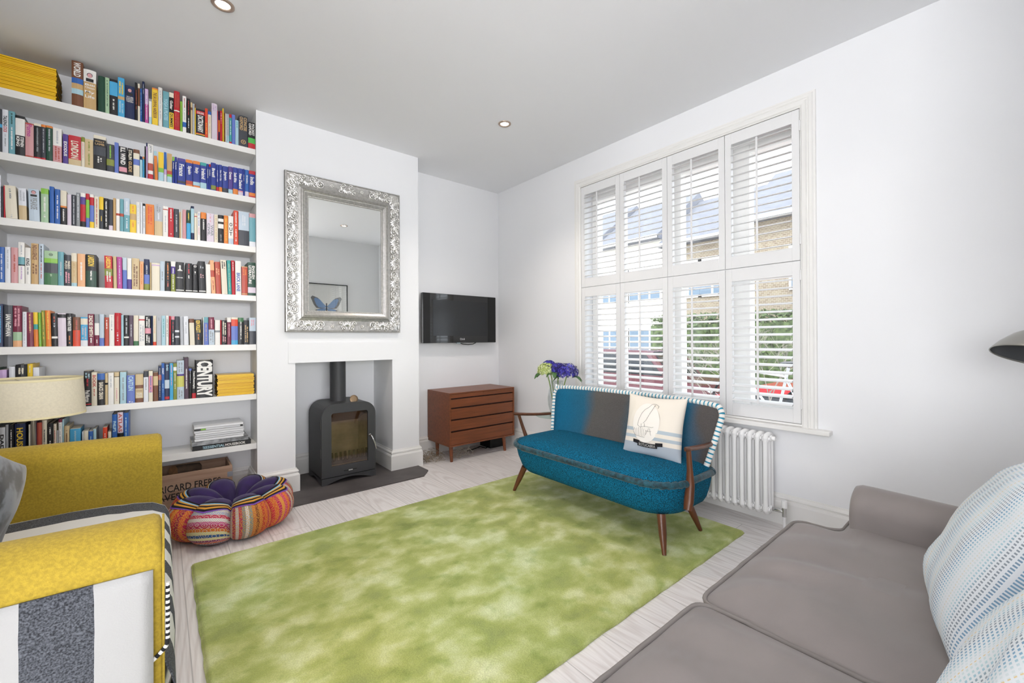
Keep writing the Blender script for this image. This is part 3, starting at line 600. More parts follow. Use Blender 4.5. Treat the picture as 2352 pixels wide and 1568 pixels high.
# ---------------------------------------------------------------- hearth, stove, flue
SL = mat('slate', '55504f', .55, var=.18, vscale=6, bump=.15, bscale=40)
hp = [(-2.34, -.312), (-2.34, -.50), (-2.25, -.594), (-1.235, -.594), (-1.14, -.488), (-1.143, -.312), (-1.345, -.312), (-1.345, -.27), (-1.392, -.27), (-1.392, .096), (-2.096, .096), (-2.096, -.27), (-2.143, -.27), (-2.143, -.312)]
tag(obj('hearth_slab', MB().prism([(x, y, 0) for x, y in hp], (0, 0, .010)), SL, bevel=.002), 'dark slate hearth slab with clipped corners under the stove', 'hearth')
ST = mat('stove_iron', '3b3c3e', .5, bump=.04, bscale=600)
st = thing('wood_burning_stove', 'charcoal arched wood burning stove with a glass door in the fireplace', 'stove', (-1.741, -.14, .010))
X0, X1 = -.209, .209
def arch(x0, x1, z0, z1, r, n=10):
    p = [(x1, z0)]
    for i in range(n+1): a = PI/2*i/n; p.append((x1-r+r*math.cos(a), z1-r+r*math.sin(a)))
    for i in range(n+1): a = PI/2+PI/2*i/n; p.append((x0+r+r*math.cos(a), z1-r+r*math.sin(a)))
    p.append((x0, z0)); return p
def ringplate(b, outer, inner, y0, y1, mi=0):   # same-count loops
    n = len(outer); vs = [(x, y0, z) for x, z in outer]+[(x, y0, z) for x, z in inner]+[(x, y1, z) for x, z in outer]+[(x, y1, z) for x, z in inner]; fs = []
    for i in range(n):
        j = (i+1) % n; fs += [(i, j, n+j, n+i), (2*n+i, 3*n+i, 3*n+j, 2*n+j), (i, 2*n+i, 2*n+j, j), (n+i, n+j, 3*n+j, 3*n+i)]
    return b.add(vs, fs, mi)
o1 = arch(X0, X1, .045, .612, .10)
body = MB(); ou = arch(X0, X1, .045, .612, .10); inn = arch(X0+.012, X1-.012, .057, .600, .09)
ringplate(body, ou, inn, -.165, .17); body.prism([(x, .155, z) for x, z in ou], (0, .015, 0))
for s_ in (-1, 1):   # side plinth plates with arched cut-out
    pts = [(-.175, 0), (-.175, .055), (.17, .055), (.17, 0), (.13, 0)]+[(.13-.26*i/10-.0, .032*math.sin(PI*i/10)) for i in range(1, 10)]+[(-.13, 0)]
    body.prism([(s_*.203-.006, y, z) for y, z in pts], (.012, 0, 0))
obj('body', body, ST, st, bevel=.0015)
fr = MB(); pts = [(X0, .050), (X1, .050), (X1, 0), (X1-.03, 0)]+[(X1-.03-.358*i/12, .036*math.sin(PI*i/12)) for i in range(1, 12)]+[(X0+.03, 0), (X0, 0)]
fr.prism([(x, -.190, z) for x, z in pts], (0, .012, 0)); obj('arched_plinth', fr, ST, st)
do = arch(X0, X1, .055, .612, .10); n = len(do)
def rr(x0, x1, z0, z1, r, n=10):
    p = [(x1, z0)]
    for i in range(n+1): a = PI/2*i/n; p.append((x1-r+r*math.cos(a), z1-r+r*math.sin(a)))
    for i in range(n+1): a = PI/2+PI/2*i/n; p.append((x0+r+r*math.cos(a), z1-r+r*math.sin(a)))
    p.append((x0, z0)); return p
door = MB(); ringplate(door, do, rr(-.137, .146, .133, .541, .018), -.190, -.168)
D = obj('door', door, ST, st, bevel=.002)
obj('door_glass', MB().box(-.145, .152, -.180, -.177, .125, .548), pane('stove_glass', (.80, .75, .70), .06), D)
obj('handle', MB().tube([(.160, -.190, .337), (.160, -.212, .337), (.166, -.220, .330), (.186, -.224, .28), (.200, -.224, .226)], [.006, .006, .006, .006, .005], 10).lathe([(0, 0), (.011, 0), (.011, .006), (0, .008)], (.160, -.191, .337), 16, M=Matrix.Rotation(PI/2, 3, 'X')), CHROME, D)
for zz in (.21, .43): obj('hinge', MB().tube([(X0-.004, -.180, zz), (X0-.004, -.180, zz+.07)], .006, 8), ST, D)
obj('air_slider', MB().box(-.047, .054, -.1915, -.1895, .086, .091, 0).box(-.012, .02, -.197, -.190, .084, .092, 1), [BLACK, CHROME], D)
FB = mat('fire_brick', 'c5b5a0', .9, var=.2, vscale=9)
obj('fire_bricks', MB().box(-.18, .18, .13, .15, .08, .50).box(-.12, .12, .13, .15, .50, .585).box(-.195, -.18, -.15, .13, .08, .50).box(.18, .195, -.15, .13, .08, .50).box(-.19, .19, -.15, .14, .06, .10), FB, st)
obj('baffle', MB().prism([(-.18, .13, .42), (-.18, .13, .44), (-.18, -.12, .55), (-.18, -.12, .53)], (.36, 0, 0)), mat('baffle_plate', '8a6c50', .9), st)
lg = MB()
for i in range(10): lg.prism([(-.158+.034*i, -.13, .15), (-.140+.034*i, -.13, .15), (-.142+.034*i, -.13, .222), (-.156+.034*i, -.13, .222)], (0, .012, 0))
lg.box(-.17, .175, -.13, -.118, .13, .155); obj('log_retainer', lg, mat('rusted_iron', '57483c', .8), st)
obj('flue_pipe', MB().lathe([(.0605, .605), (.0605, .98)], (-.027, .01, 0), 36), ST, st)
th = MB().lathe([(0, 0), (.028, 0), (.028, .003), (.022, .0035), (0, .004)], (.052, -.135, .630), 24, M=Matrix.Rotation(R(75), 3, 'X')).lathe([(.028, -.001), (.033, 0), (.033, .004), (.028, .005)], (.052, -.135, .630), 24, M=Matrix.Rotation(R(75), 3, 'X')).box(.03, .075, -.14, -.125, .611, .617)
tag(obj('stove_thermometer', th, mat('antique_brass', '9c8468', .35, .8)), 'small round brass thermometer standing on top of the stove', 'thermometer').location = st.location

# ---------------------------------------------------------------- bookshelves and books
SHZ = [(2.462, 2.423), (2.120, 2.080), (1.774, 1.734), (1.430, 1.393), (1.088, 1.047), (.741, .702), (.395, .355)]
SN = ['top', 'second', 'third', 'fourth', 'fifth', 'sixth', 'lowest']
for (a, b_), nme in zip(SHZ, SN):
    tag(obj('wall_shelf', MB().box(XL+.0005, CL-.0005, -.263, -.0005, b_, a), TRIM, bevel=.001), 'long white alcove shelf, %s from the ceiling down' % {'top': 'topmost', 'lowest': 'lowest'}.get(nme, nme), 'shelf', 'white alcove bookshelves')
PAL = dict(W=('e9e7e2', 'white'), w=('dfe2e8', 'white'), C=('e2dac6', 'cream'), K=('1a1a1d', 'black'), Z=('3b3e46', 'slate'), G=('8d9194', 'grey'), S=('b4b8be', 'silver'), N=('1c2a50', 'navy'), n=('2b3d92', 'blue'), B=('2f62ae', 'blue'), b=('6479c2', 'periwinkle'),
           R=('bc2431', 'red'), r=('b8503f', 'red'), M=('782740', 'maroon'), P=('dc98a6', 'pink'), p=('cf9a9c', 'pink'), m=('b64a92', 'magenta'), O=('e08234', 'orange'), o=('d8492c', 'orange'), a=('e8b183', 'peach'), Y=('ecc737', 'yellow'), y=('c9c76a', 'lime'), T=('3f9f9b', 'teal'), t=('6ba3ae', 'teal'),
           A=('a9ccd8', 'aqua'), s=('bccbd8', 'pale blue'), L=('86bd45', 'green'), l=('52b552', 'green'), J=('848c3a', 'olive'), D=('1f4636', 'green'), d=('3d7048', 'green'), g=('a5c4a0', 'mint'), U=('55418c', 'purple'), V=('c3a5cf', 'lilac'), v=('d8ccd9', 'lavender'), z=('5c4b5a', 'plum'),
           E=('c5a370', 'tan'), e=('cdb78e', 'sand'), F=('744931', 'brown'), q=('45a2d0', 'sky blue'))
def bm_(c): return mat('book_cover_'+c+str('ABCDEFGHIJKLMNOPQRSTUVWXYZ'.find(c)), PAL[c][0], .42)
PAGE = mat('book_pages', 'e4dccb', .9, var=.08, vscale=300)
def make_book(name, x, y, z, w, h, dep, col, bands, texts, tilt, label, group, hard):
    t = thing(name, label, 'book', (x, y, z), 0, group)
    if tilt: t.rotation_euler = (0, tilt, 0)
    mats = [bm_(col)]; idx = {col: 0}; zz = [0, h]; br = []
    for bnd in bands.split():
        r_, c = bnd.split(':'); a, b_ = map(float, r_.split('-')); z1, z0 = h*(1-a), h*(1-b_); br.append((z0, z1, c)); zz += [z0, z1]
        if c not in idx: idx[c] = len(mats); mats.append(bm_(c))
    zz = sorted(set(round(q, 5) for q in zz if 0 <= q <= h+1e-6)); tk = .0022 if hard else .0008; tk = min(tk, w*.2); cv = min(.006 if hard else .0025, w*.3)
    ns = 4; fr_ = [(w*i/ns, -cv*math.sin(PI*i/ns)) for i in range(ns+1)]
    outp = [(0, dep)]+fr_+[(w, dep)]; inp = [(tk, dep)]+[(tk+(w-2*tk)*i/ns, tk-cv*.8*math.sin(PI*i/ns)) for i in range(ns+1)]+[(w-tk, dep)]
    b = MB(); k = len(outp)
    for i in range(len(zz)-1):
        a, c = zz[i], zz[i+1]; mid = (a+c)/2; mi = 0
        for z0, z1, cc in br:
            if z0 < mid < z1: mi = idx[cc]
        vs = [(px, py, a) for px, py in outp]+[(px, py, c) for px, py in outp]
        b.add(vs, [(j, j+1, k+j+1, k+j) for j in range(k-1)], mi)
    vs = [(px, py, q) for q in (0, h) for px, py in inp]; b.add(vs, [(j+1, j, k+j, k+j+1) for j in range(k-1)])
    for q in (0, h):
        vs = [(px, py, q) for px, py in outp]+[(px, py, q) for px, py in inp]; b.add(vs, [(j, j+1, k+j+1, k+j) for j in range(k-1)])
    b.add([(px, dep, q) for q in (0, h) for px in (0, tk)], [(0, 1, 3, 2)]); b.add([(px, dep, q) for q in (0, h) for px in (w-tk, w)], [(0, 1, 3, 2)])
    obj('cover', b, mats, t)
    g = .003 if hard else .0006
    obj('page_block', MB().box(tk, w-tk, tk+.0005, dep-g, g, h-g), PAGE, t)
    tb = MB(); tm = []; ti = {}
    def mi_(c):
        if c not in ti: ti[c] = len(tm); tm.append(bm_(c))
        return ti[c]
    yo = -cv-.0006
    for tx in texts.split(' + ') if texts else []:
        p = tx.split(';')
        if p[0] == '~':
            mi = mi_(p[1]); a, c = map(float, p[2].split('-')); q = h*(1-a); zend = h*(1-c); lw = min(w*.28, .008); r2 = random.Random(int(x*1e4)+len(tb.v)); cols = 2 if w > .026 and r2.random() < .6 else 1
            for ci in range(cols):
                cx = w/2+(ci-(cols-1)/2)*lw*1.4; q = h*(1-a)-ci*.006
                while q > zend:
                    l = r2.uniform(.0013, .0038)*(1+w*8); l = min(l, q-zend+.001)
                    if r2.random() < .85: tb.box(cx-lw/2*r2.uniform(.6, 1), cx+lw/2*r2.uniform(.6, 1), yo, yo+.0003, q-l, q, mi)
                    q -= l+r2.uniform(.0006, .0013)
            continue
        a, c = map(float, p[2].split('-')); mode = p[3]; z1, z0 = h*(1-a), h*(1-c); mi = mi_(p[1])
        if mode == 'p':   # small head-and-shoulders portrait
            cx = w*.5; zc = z0+(z1-z0)*.58; r_ = min(w*.2, (z1-z0)*.26)
            tb.box(w*.2, w*.8, yo, yo+.0003, z0, z0+(z1-z0)*.3, mi_('K')); tb.ball((cx, yo, zc+r_*.25), (r_*1.15, .0004, r_*1.25), 12, mi_('Z')); tb.ball((cx, yo-.0003, zc), (r_, .0004, r_*1.2), 12, mi_('p'))
        elif mode == 'c':
            r_ = min(w*.3, (z1-z0)/2); tb.lathe([(r_*.7, 0), (r_, 0)], (w/2, yo, (z0+z1)/2), 16, mi, Matrix.Rotation(PI/2, 3, 'X'), False); tb.ball((w/2, yo, (z0+z1)/2), (r_*.35, .0003, r_*.35), 8, mi)
        elif mode == 'k':
            tb.lathe([(0, .0), (w*.34, 0), (w*.3, h*.03), (w*.1, h*.06), (w*.07, h*.13), (w*.14, h*.145), (w*.07, h*.16), (w*.11, h*.185), (0, h*.2)], (w/2, 0, z0), 12, mi, Matrix(((1, 0, 0), (0, .02, 0), (0, 0, 1)))); 
            for i in range(len(tb.v)-12*9, len(tb.v)): v = tb.v[i]; tb.v[i] = (v[0], v[1]+yo, v[2])
        elif mode == 's':
            n_ = len(p[0]); hh = (z1-z0)/n_
            for i, ch in enumerate(p[0]): text_on(tb, ch, (w*.2, yo, z1-hh*(i+.88)), (1, 0, 0), (0, 0, 1), w*.6, hh*.76, mi, .02)
        elif mode == 'h': text_on(tb, p[0], (w*.12, yo, z0), (1, 0, 0), (0, 0, 1), w*.76, (z1-z0)*.82, mi, .02)
        else:
            sz, off = {'v': (.62, .19), 'v1': (.36, .10), 'v2': (.36, .54), 'f': (.92, .04)}[mode]; lh = min(w*sz, .032 if mode != 'f' else 1)
            text_on(tb, p[0], (w*off+(w*sz-lh)/2, yo, z1), (0, 0, -1), (1, 0, 0), z1-z0, lh, mi, .03 if mode != 'f' else .05)
    if tb.v: obj('spine_lettering' if any(q.split(';')[0] not in ('~', 'seal', 'portrait', 'chess') or q[0] == '~' for q in texts.split(' + ')) else 'spine_emblem', tb, tm, t)
    return t
ORD = ['', 'first', 'second', 'third', 'fourth', 'fifth', 'sixth', 'seventh', 'eighth', 'ninth', 'tenth', 'eleventh', 'twelfth', 'thirteenth', 'fourteenth', 'fifteenth', 'sixteenth', 'seventeenth', 'eighteenth', 'nineteenth']
def ordn(i):
    if i < 20: return ORD[i]
    tens = {2: 'twent', 3: 'thirt', 4: 'fort', 5: 'fift'}[i//10]
    return tens+'ieth' if i % 10 == 0 else tens+'y-'+ORD[i % 10]
rows = [[]]
for L_ in BOOKS.strip().split('\n'):
    if L_.startswith('#'):
        if L_ != '#0': rows.append([])
        continue
    rows[-1].append(L_.split('|'))
for ri, row in enumerate(rows):
    for bi, (geo, col, bands, txt, note) in enumerate(row):
        x, w_, h_, tl = map(float, geo.split())
        if x+w_ > CL-.002: w_ = CL-.002-x
        note = note.replace('spine', 'book').replace('slimmest guide', 'slimmest blue guidebook').replace('widest guide', 'widest blue guidebook')
        if 'guide' in note and 'guidebook' not in note: note = note.replace('slim guide', 'slim blue guidebook').replace('guide', 'blue guidebook' if 'blue' not in note else 'guidebook').replace('blue blue', 'blue')
        short = len(note.split())
        place = '%s from left on %s shelf' % (ordn(bi+1), SN[ri])
        if short > 10: place = 'on %s shelf' % SN[ri]
        hard = 'hardback' in note or h_ > .235
        dep = min(.235, max(.11, h_*.68))
        make_book('book', x, -.258 if ri < 6 else -.252, SHZ[ri][0]+.0003, w_, h_, dep, col, bands, txt, math.atan(tl) if tl else 0, note+', '+place, 'books on the %s shelf' % SN[ri], hard)
# yellow magazine stacks
YEL = [mat('magazine_yellow_%d' % i, c, .35) for i, c in enumerate(('f0bd06', 'edb600', 'f4c517', 'e8b000'))]; INK = mat('magazine_edge', '2a2520', .8)
def magstack(x0, x1, z0, z1, n, label, group):
    p = (z1-z0)/n
    for i in range(n):
        dx = rnd.uniform(-.003, .003); th_ = p-.0006; y0 = -.255+rnd.uniform(0, .004)
        t = thing('magazine', label, 'magazine', (x0+dx, y0, z0+.0003+i*p), 0, group); L2 = x1-x0; mt = YEL[rnd.randrange(4)]
        obj('cover', MB().box(0, L2, 0, .0015, 0, th_).box(0, L2, 0, .17, 0, .0003).box(0, L2, 0, .17, th_-.0003, th_), mt, t)
        obj('page_block', MB().box(.0003, L2-.0003, .0016, .169, .0003, th_-.0003), INK, t)
magstack(-3.54, -3.327, 2.4625, 2.642, 20, 'yellow-spined magazine in the flat stack at left end of top shelf', 'yellow magazines stacked on the top shelf')
magstack(-2.589, -2.377, .7415, .883, 18, 'yellow-spined magazine in the flat stack at right end of sixth shelf', 'yellow magazines stacked on the sixth shelf')
# flat stack on the lowest shelf
GM = mat('grey_magazine', 'd6d7da', .4); 
def flatbook(x0, x1, y0, z, hgt, dep, m, label, txt=None, rz=0, spots=None):
    t = thing('book' if txt or 'book' in label else 'magazine', label, 'book' if 'book' in label else 'magazine', (x0, y0, z), rz, None if 'book' in label else 'pale magazines stacked on the lowest shelf'); L2 = x1-x0
    obj('cover', MB().box(0, L2, 0, .002, 0, hgt).box(0, L2, 0, dep, 0, .0012).box(0, L2, 0, dep, hgt-.0012, hgt), m, t)
    obj('page_block', MB().box(.001, L2-.001, .0021, dep-.002, .0013, hgt-.0013), PAGE, t)
    if txt:
        b = MB()
        for s_, a, c, ci in txt: text_on(b, s_, (a, -.0006, hgt*.2), (1, 0, 0), (0, 0, 1), c-a, hgt*.6, ci, .02)
        obj('spine_lettering', b, [bm_('A'), bm_('W'), bm_('S')], t)
    if spots:
        b = MB()
        for a, c, ci in spots: b.box(a, c, -.0006, -.0001, hgt*.1, hgt*.9, ci)
        obj('spine_mark', b, [bm_('L'), bm_('K'), bm_('Z')], t)
    return t
z = .3953
flatbook(-2.725, -2.397, -.255, z, .029, .23, bm_('K'), 'large black book lettered ESSENTIAL HOUSEBOOK at the bottom of the flat stack', [('THE', .055, .07, 0), ('ESSENTIAL', .072, .175, 0), ('HOUSEBOOK', .178, .295, 1)]); z += .0295
flatbook(-2.728, -2.412, -.252, z, .028, .225, mat('photo_grey', '8f9194', .35, var=.5, vscale=25), 'large grey photo-covered book second from bottom of the flat stack'); z += .0285
zz = [.016, .013, .013, .013, .015, .013, .015]
for i, q in enumerate(zz):
    top = i == 6
    flatbook(-2.712+rnd.uniform(-.006, .003), -2.440+rnd.uniform(-.003, .004), -.25, z, q-.0006, .2, GM if i % 3 else mat('white_magazine', 'e6e7e9', .4),
             'pale grey magazine on top of the flat stack, lowest shelf' if top else ('white magazine with black and green spine marks in the flat stack' if i in (4, 5) and False else 'pale grey magazine in the middle of the flat stack on lowest shelf'), rz=rnd.uniform(-.02, .01), spots=[(.0, .035, 1), (.035, .062, 0), (.255, .27, 1)] if i == 5 else None)
    z += q
# ---------------------------------------------------------------- mirror
SIL = mat('shaded_silver', 'b5b3af', .36, .75, var=.12, vscale=60)  # frame ground toned darker, crevice shade put into the colour
ORN = mat('relief_silver', 'dcdad6', .28, .85)  # raised scrollwork toned brighter against the painted crevice shade
DKS = mat('tarnished_silver', '6a6a66', .5, .7, var=.5, vscale=200)
mx0, mx1, mz0, mz1 = -2.190, -1.308, 1.177, 2.347
mr = thing('wall_mirror', 'large rectangular mirror in an ornate silver scrollwork frame on the chimney breast', 'mirror', (0, CY-.007, 0))
def rect(x0, x1, z0, z1): return [(x0, 0, z0), (x1, 0, z0), (x1, 0, z1), (x0, 0, z1)]
# N=(0,-1,0): d positive = inward for this winding
prof = [(0, 0), (0, .020), (.004, .026), (.010, .027), (.012, .022), (.018, .021), (.050, .019), (.085, .022), (.104, .028), (.108, .034), (.114, .036), (.118, .030), (.122, .032), (.127, .028), (.133, .027), (.150, .018), (.152, .013), (.160, .012), (.163, .005)]
w_ = MB().sweep(rect(mx0, mx1, mz0, mz1), (0, -1, 0), [(d, h) for d, h in prof], closed=True, sm=False)
fo = obj('frame', w_, [SIL], mr)
obj('frame_edge', MB().sweep(rect(mx0-.001, mx1+.001, mz0-.001, mz1+.001), (0, -1, 0), [(0, 0), (0, .019), (.003, .0205)], closed=True), DKS, mr)
bd = MB()
def beads(off, hgt, step, r):
    for a, b_ in zip(rect(mx0+off, mx1-off, mz0+off, mz1-off), rect(mx0+off, mx1-off, mz0+off, mz1-off)[1:]+rect(mx0+off, mx1-off, mz0+off, mz1-off)[:1]):
        a, b_ = Vector(a), Vector(b_); n = int((b_-a).length/step)
        for i in range(n): bd.ball(a+(b_-a)*(i+.5)/n+Vector((0, -hgt, 0)), (r, r*.6, r), 6)
beads(.130, .029, .0075, .0028); beads(.156, .014, .011, .0042)
obj('beading', bd, ORN, mr)
orn = MB()
def scroll(cx, cz, r, a0, turns, sgn, base, wd=.0065):
    pts = []; rad = []
    n = int(16*turns)
    for i in range(n+1):
        t_ = i/n; a = a0+sgn*t_*turns*2*PI; q = r*(1-t_)**.8+.0025
        pts.append((cx+q*math.cos(a), -base-.004-.006*t_, cz+q*math.sin(a))); rad.append(wd*(1-.45*t_))
    orn.tube(pts, rad, 6)
    orn.ball((cx, -base-.010, cz), .006, 6)
def leaf(cx, cz, ang, l, wd, base):
    ux, uz = math.cos(ang), math.sin(ang); vx, vz = -uz, ux
    def f(u, v):
        s_ = u; q = wd*math.sin(PI*min(1, s_*.9+.06))*(1+.18*math.sin(s_*26))*(v-.5)*2
        hh = .011*math.sin(PI*(.15+.8*s_))*(1-.55*abs(v-.5)*2)+.003*math.cos(v*18)
        return Vector((cx+ux*l*s_+vx*q, -base-hh, cz+uz*l*s_+vz*q))
    orn.grid(f, 9, 7)
def motif(px, pz, tx, tz, nx, nz, kind):
    A = math.atan2(tz, tx); B = math.atan2(nz, nx); q = lambda s_, d: (px+tx*s_+nx*d, pz+tz*s_+nz*d)
    sg = 1 if (tx*nz-tz*nx) > 0 else -1; base = .021
    if kind == 0:
        for k in (-1, 1):
            x, z = q(.030*k, .028); scroll(x, z, .020, B+k*1.2*sg*-1, 1.6, k*sg, base)
            x, z = q(.052*k, .068); scroll(x, z, .016, B+PI, 1.4, -k*sg, base)
        for k in (-2, -1, 0, 1, 2): x, z = q(.004*k, .045); leaf(x, z, B-k*.42*sg, .045-.004*abs(k), .011, base)
    elif kind == 1:
        for k in range(6): a = 2*PI*k/6; x, z = q(.010*math.cos(a), .045+.010*math.sin(a)); orn.ball((x, -base-.002, z), (.0075, .007, .0075), 7)
        x, z = q(0, .045); orn.ball((x, -base-.006, z), .006, 7)
    else:
        x, z = q(0, .055); scroll(x, z, .026, B-1.5*sg, 1.7, sg, base, .0075)
        x, z = q(.032, .028); scroll(x, z, .015, B, 1.5, -sg, base)
        for k in range(4): x, z = q(-.02+.012*k, .02+.014*k); leaf(x, z, A+.5*sg-k*.5*sg, .040, .010, base)
for (ax, az, bx, bz, nx, nz) in ((mx0, mz1, mx1, mz1, 0, -1), (mx0, mz0, mx1, mz0, 0, 1), (mx0, mz0, mx0, mz1, 1, 0), (mx1, mz0, mx1, mz1, -1, 0)):
    L2 = math.hypot(bx-ax, bz-az); tx, tz = (bx-ax)/L2, (bz-az)/L2; horiz = tz == 0
    mid = L2/2
    seq = [(0, 0), (.115, 1), (-.115, 1), (.20, 2), (-.20, -2), (.285, 0), (-.285, 0)] if horiz else [(0, 0), (.095, 2), (-.095, -2), (.175, 0), (-.175, 0), (.26, 2), (-.26, -2), (.34, 0), (-.34, 0), (.42, 2), (-.42, -2), (.48, 0), (-.48, 0)]
    for s_, kd in seq:
        sg = -1 if kd < 0 else 1
        motif(ax+tx*(mid+s_), az+tz*(mid+s_), tx*sg, tz*sg, nx, nz, abs(kd))
for cx, cz, dx, dz in ((mx0, mz0, 1, 1), (mx1, mz0, -1, 1), (mx0, mz1, 1, -1), (mx1, mz1, -1, -1)):
    A = math.atan2(dz, dx)
    for k in (-2, -1, 0, 1, 2): leaf(cx+dx*.022, cz+dz*.022, A+k*.32, .105-.012*abs(k), .015, .020)
    for k in (-1, 1): scroll(cx+dx*(.045+.045*(k > 0)), cz+dz*(.045+.045*(k < 0)), .017, A, 1.4, k, .021)
obj('scroll_ornament', orn, ORN, mr)
MG = mat('mirror_silvering', 'f6f8f6', .01, 1)
obj('mirror_glass', MB().box(mx0+.158, mx1-.158, -.006, -.004, mz0+.158, mz1-.158), MG, mr)
# picture on the rear wall (seen in the mirror)
pc = thing('framed_picture', 'black framed butterfly print hanging on the rear wall, reflected in the mirror', 'picture', (-1.02, -3.948, 1.69))
pw, ph = .484, .316
obj('frame', MB().sweep([(-pw, 0, -ph), (-pw, 0, ph), (pw, 0, ph), (pw, 0, -ph)], (0, 1, 0), [(0, 0), (0, .025), (.012, .025), (.012, .008)], closed=True), BLACK, pc)
obj('print', MB().box(-pw, pw, .002, .006, -ph, ph), mat('print_paper', 'e9e9e6', .3), pc)
bt = MB()
for k in (-1, 1):
    up = [(0, 0), (.05, .05), (.13, .14), (.21, .17), (.235, .14), (.19, .03), (.15, -.02), (.05, -.03)]; lo = [(0, -.02), (.10, -.03), (.165, -.05), (.17, -.11), (.11, -.16), (.05, -.13)]
    bt.add([(.16+k*x, .0075, z-.05) for x, z in up], [tuple(range(8))], 1); bt.add([(.16+k*x*.8, .0082, z*.8-.045) for x, z in up], [tuple(range(8))], 0)
    bt.add([(.16+k*x, .0075, z-.05) for x, z in lo], [tuple(range(6))], 1); bt.add([(.16+k*x*.85, .0082, z*.85-.05) for x, z in lo], [tuple(range(6))], 0)
bt.tube([(.16, .009, -.12), (.16, .009, .01)], .008, 6, 1)
obj('butterfly', bt, [mat('butterfly_blue', '2f7fc4', .4), mat('butterfly_black', '15181f', .5)], pc)
obj('cover_glass', MB().box(-pw+.01, pw-.01, .012, .013, -ph+.01, ph-.01), pane('picture_glass', (1, 1, 1), .15), pc)

# ---------------------------------------------------------------- television
tv = thing('television', 'black flat screen television mounted on the wall above the chest of drawers', 'television', (-.546, -.045, 1.323))
BG = mat('piano_black', '050506', .08, coat=.5)
obj('housing', MB().box(-.434, .434, -.052, -.012, -.242, .240), BG, tv, bevel=.004)
obj('screen', MB().box(-.325, .318, -.0535, -.052, -.172, .178), mat('screen_glass', '15191d', .22, spec=.6), tv)
for a_, b_ in ((-.432, -.356), (.330, .432)): obj('speaker_strip', MB().box(a_, b_, -.0535, -.052, -.238, .236), mat('speaker_cloth', '101112', .7), tv)
lg_ = MB(); text_on(lg_, 'LG', (.006, -.0545, -.213), (1, 0, 0), (0, 0, 1), .030, .017, 0, .02); lg_.lathe([(.0085, 0), (.0105, 0)], (-.010, -.0545, -.2045), 20, M=Matrix.Rotation(PI/2, 3, 'X'), sm=False); lg_.box(-.0105, -.0095, -.0546, -.0543, -.209, -.200).box(-.0105, -.004, -.0546, -.0543, -.209, -.208)
obj('logo', lg_, mat('logo_silver', 'd5d5d8', .3), tv)
obj('wall_bracket', MB().box(-.12, .12, -.012, .0445, -.1, .1), BLACK, tv)
obj('sensor_tab', MB().box(-.055, -.015, -.056, -.03, -.249, -.240), mat('clear_acrylic', '9fb0b8', .1), tv)
obj('cable', MB().tube([(-.02, -.03, -.242), (.03, -.035, -.256), (.09, -.035, -.262), (.15, -.03, -.258), (.19, -.028, -.243)], .004, 8), BLACK, tv)

# ---------------------------------------------------------------- chest of drawers
def wood(name, c1, c2, rough=.4, stretch=(2, 2, 30), sc_=2.2):
    return mat(name, c1, rough, col2=c2, var=.22, vscale=sc_, stretch=stretch, detail=6)
TK = wood('teak', '84492a', '6b3b22', .38, (3, 30, 45), 1.3); TKD = mat('teak_shadow_gap', '2c1309', .7)
dr = thing('chest_of_drawers', 'low teak chest of drawers on tapered legs below the television', 'chest of drawers', (-.506, -.215, 0))
hw, hd = .379, .205; z0, z1 = .142, .630
obj('carcass', MB().box(-hw, hw, -hd, hd, z1-.012, z1).box(-hw, hw, -hd, hd, z0, z0+.014).box(-hw, -hw+.014, -hd, hd, z0+.014, z1-.012).box(hw-.014, hw, -hd, hd, z0+.014, z1-.012).box(-hw+.014, hw-.014, hd-.01, hd, z0+.014, z1-.012), TK, dr, bevel=.0015)
obj('drawer_recess', MB().box(-hw+.0142, hw-.0142, -hd+.022, -hd+.03, z0+.0145, z1-.0125), TKD, dr)
dz = [(.616, .582, 2), (.570, .497, 1), (.483, .390, 1), (.377, .285, 1), (.271, .158, 1)]
for a, b_, k in dz:
    if k == 2:
        for x0, x1 in ((-hw+.016, -.001), (.001, hw-.016)): obj('drawer', MB().box(x0, x1, -hd+.003, -hd+.02, b_, a), TK, dr, bevel=.001)
    else: obj('drawer', MB().box(-hw+.016, hw-.016, -hd+.003, -hd+.02, b_, a), TK, dr, bevel=.001)
for x, y, sx, sy in ((-.345, -.165, 0, 1), (.262, -.175, 1, 1), (-.335, .10, 0, -1), (.30, .12, 1, -1)):
    dx = .005 if sx == 0 else .012
    obj('leg', MB().tube([(x, y, z0), (x+dx, y-.004*sy, 0)], [.019, .013], 14), TK, dr)
# bits on the floor around it
tw_m = mat('dried_twigs', '8a7c68', .8)
tw = MB(); r3 = random.Random(3)
def tangle(b, x0, x1, y0, y1, zt, n, r3, rad=.0016):
    for _ in range(n):
        p = Vector((r3.uniform(x0, x1), r3.uniform(y0, y1), r3.uniform(.004, zt))); d = Vector((r3.uniform(-1, 1), r3.uniform(-.5, .5), r3.uniform(-.5, .6))).normalized(); pts = [p.copy()]
        for k in range(4):
            d = (d+Vector((r3.uniform(-.6, .6), r3.uniform(-.4, .4), r3.uniform(-.6, .5)))).normalized(); p = p+d*.022
            p.x = min(max(p.x, x0), x1); p.y = min(max(p.y, y0), y1); p.z = min(max(p.z, .003), zt+.01); pts.append(p.copy())
        b.tube(pts, rad, 5)
tangle(tw, -1.085, -.86, -.30, -.12, .075, 95, r3)
tag(obj('twig_bundle', tw, tw_m), 'loose tangle of dried twigs on the floor between chimney and chest of drawers', 'dried twigs')
tw = MB(); tangle(tw, -.76, -.58, -.36, -.24, .075, 45, r3)
tag(obj('twig_bundle', tw, mat('pale_twigs', 'b9b0a0', .8)), 'pale curled twigs on the floor under the middle of the chest of drawers', 'dried twigs')
bx = thing('speaker_box', 'black box with cables under the right end of the chest of drawers', 'box', (-.21, -.15, 0))
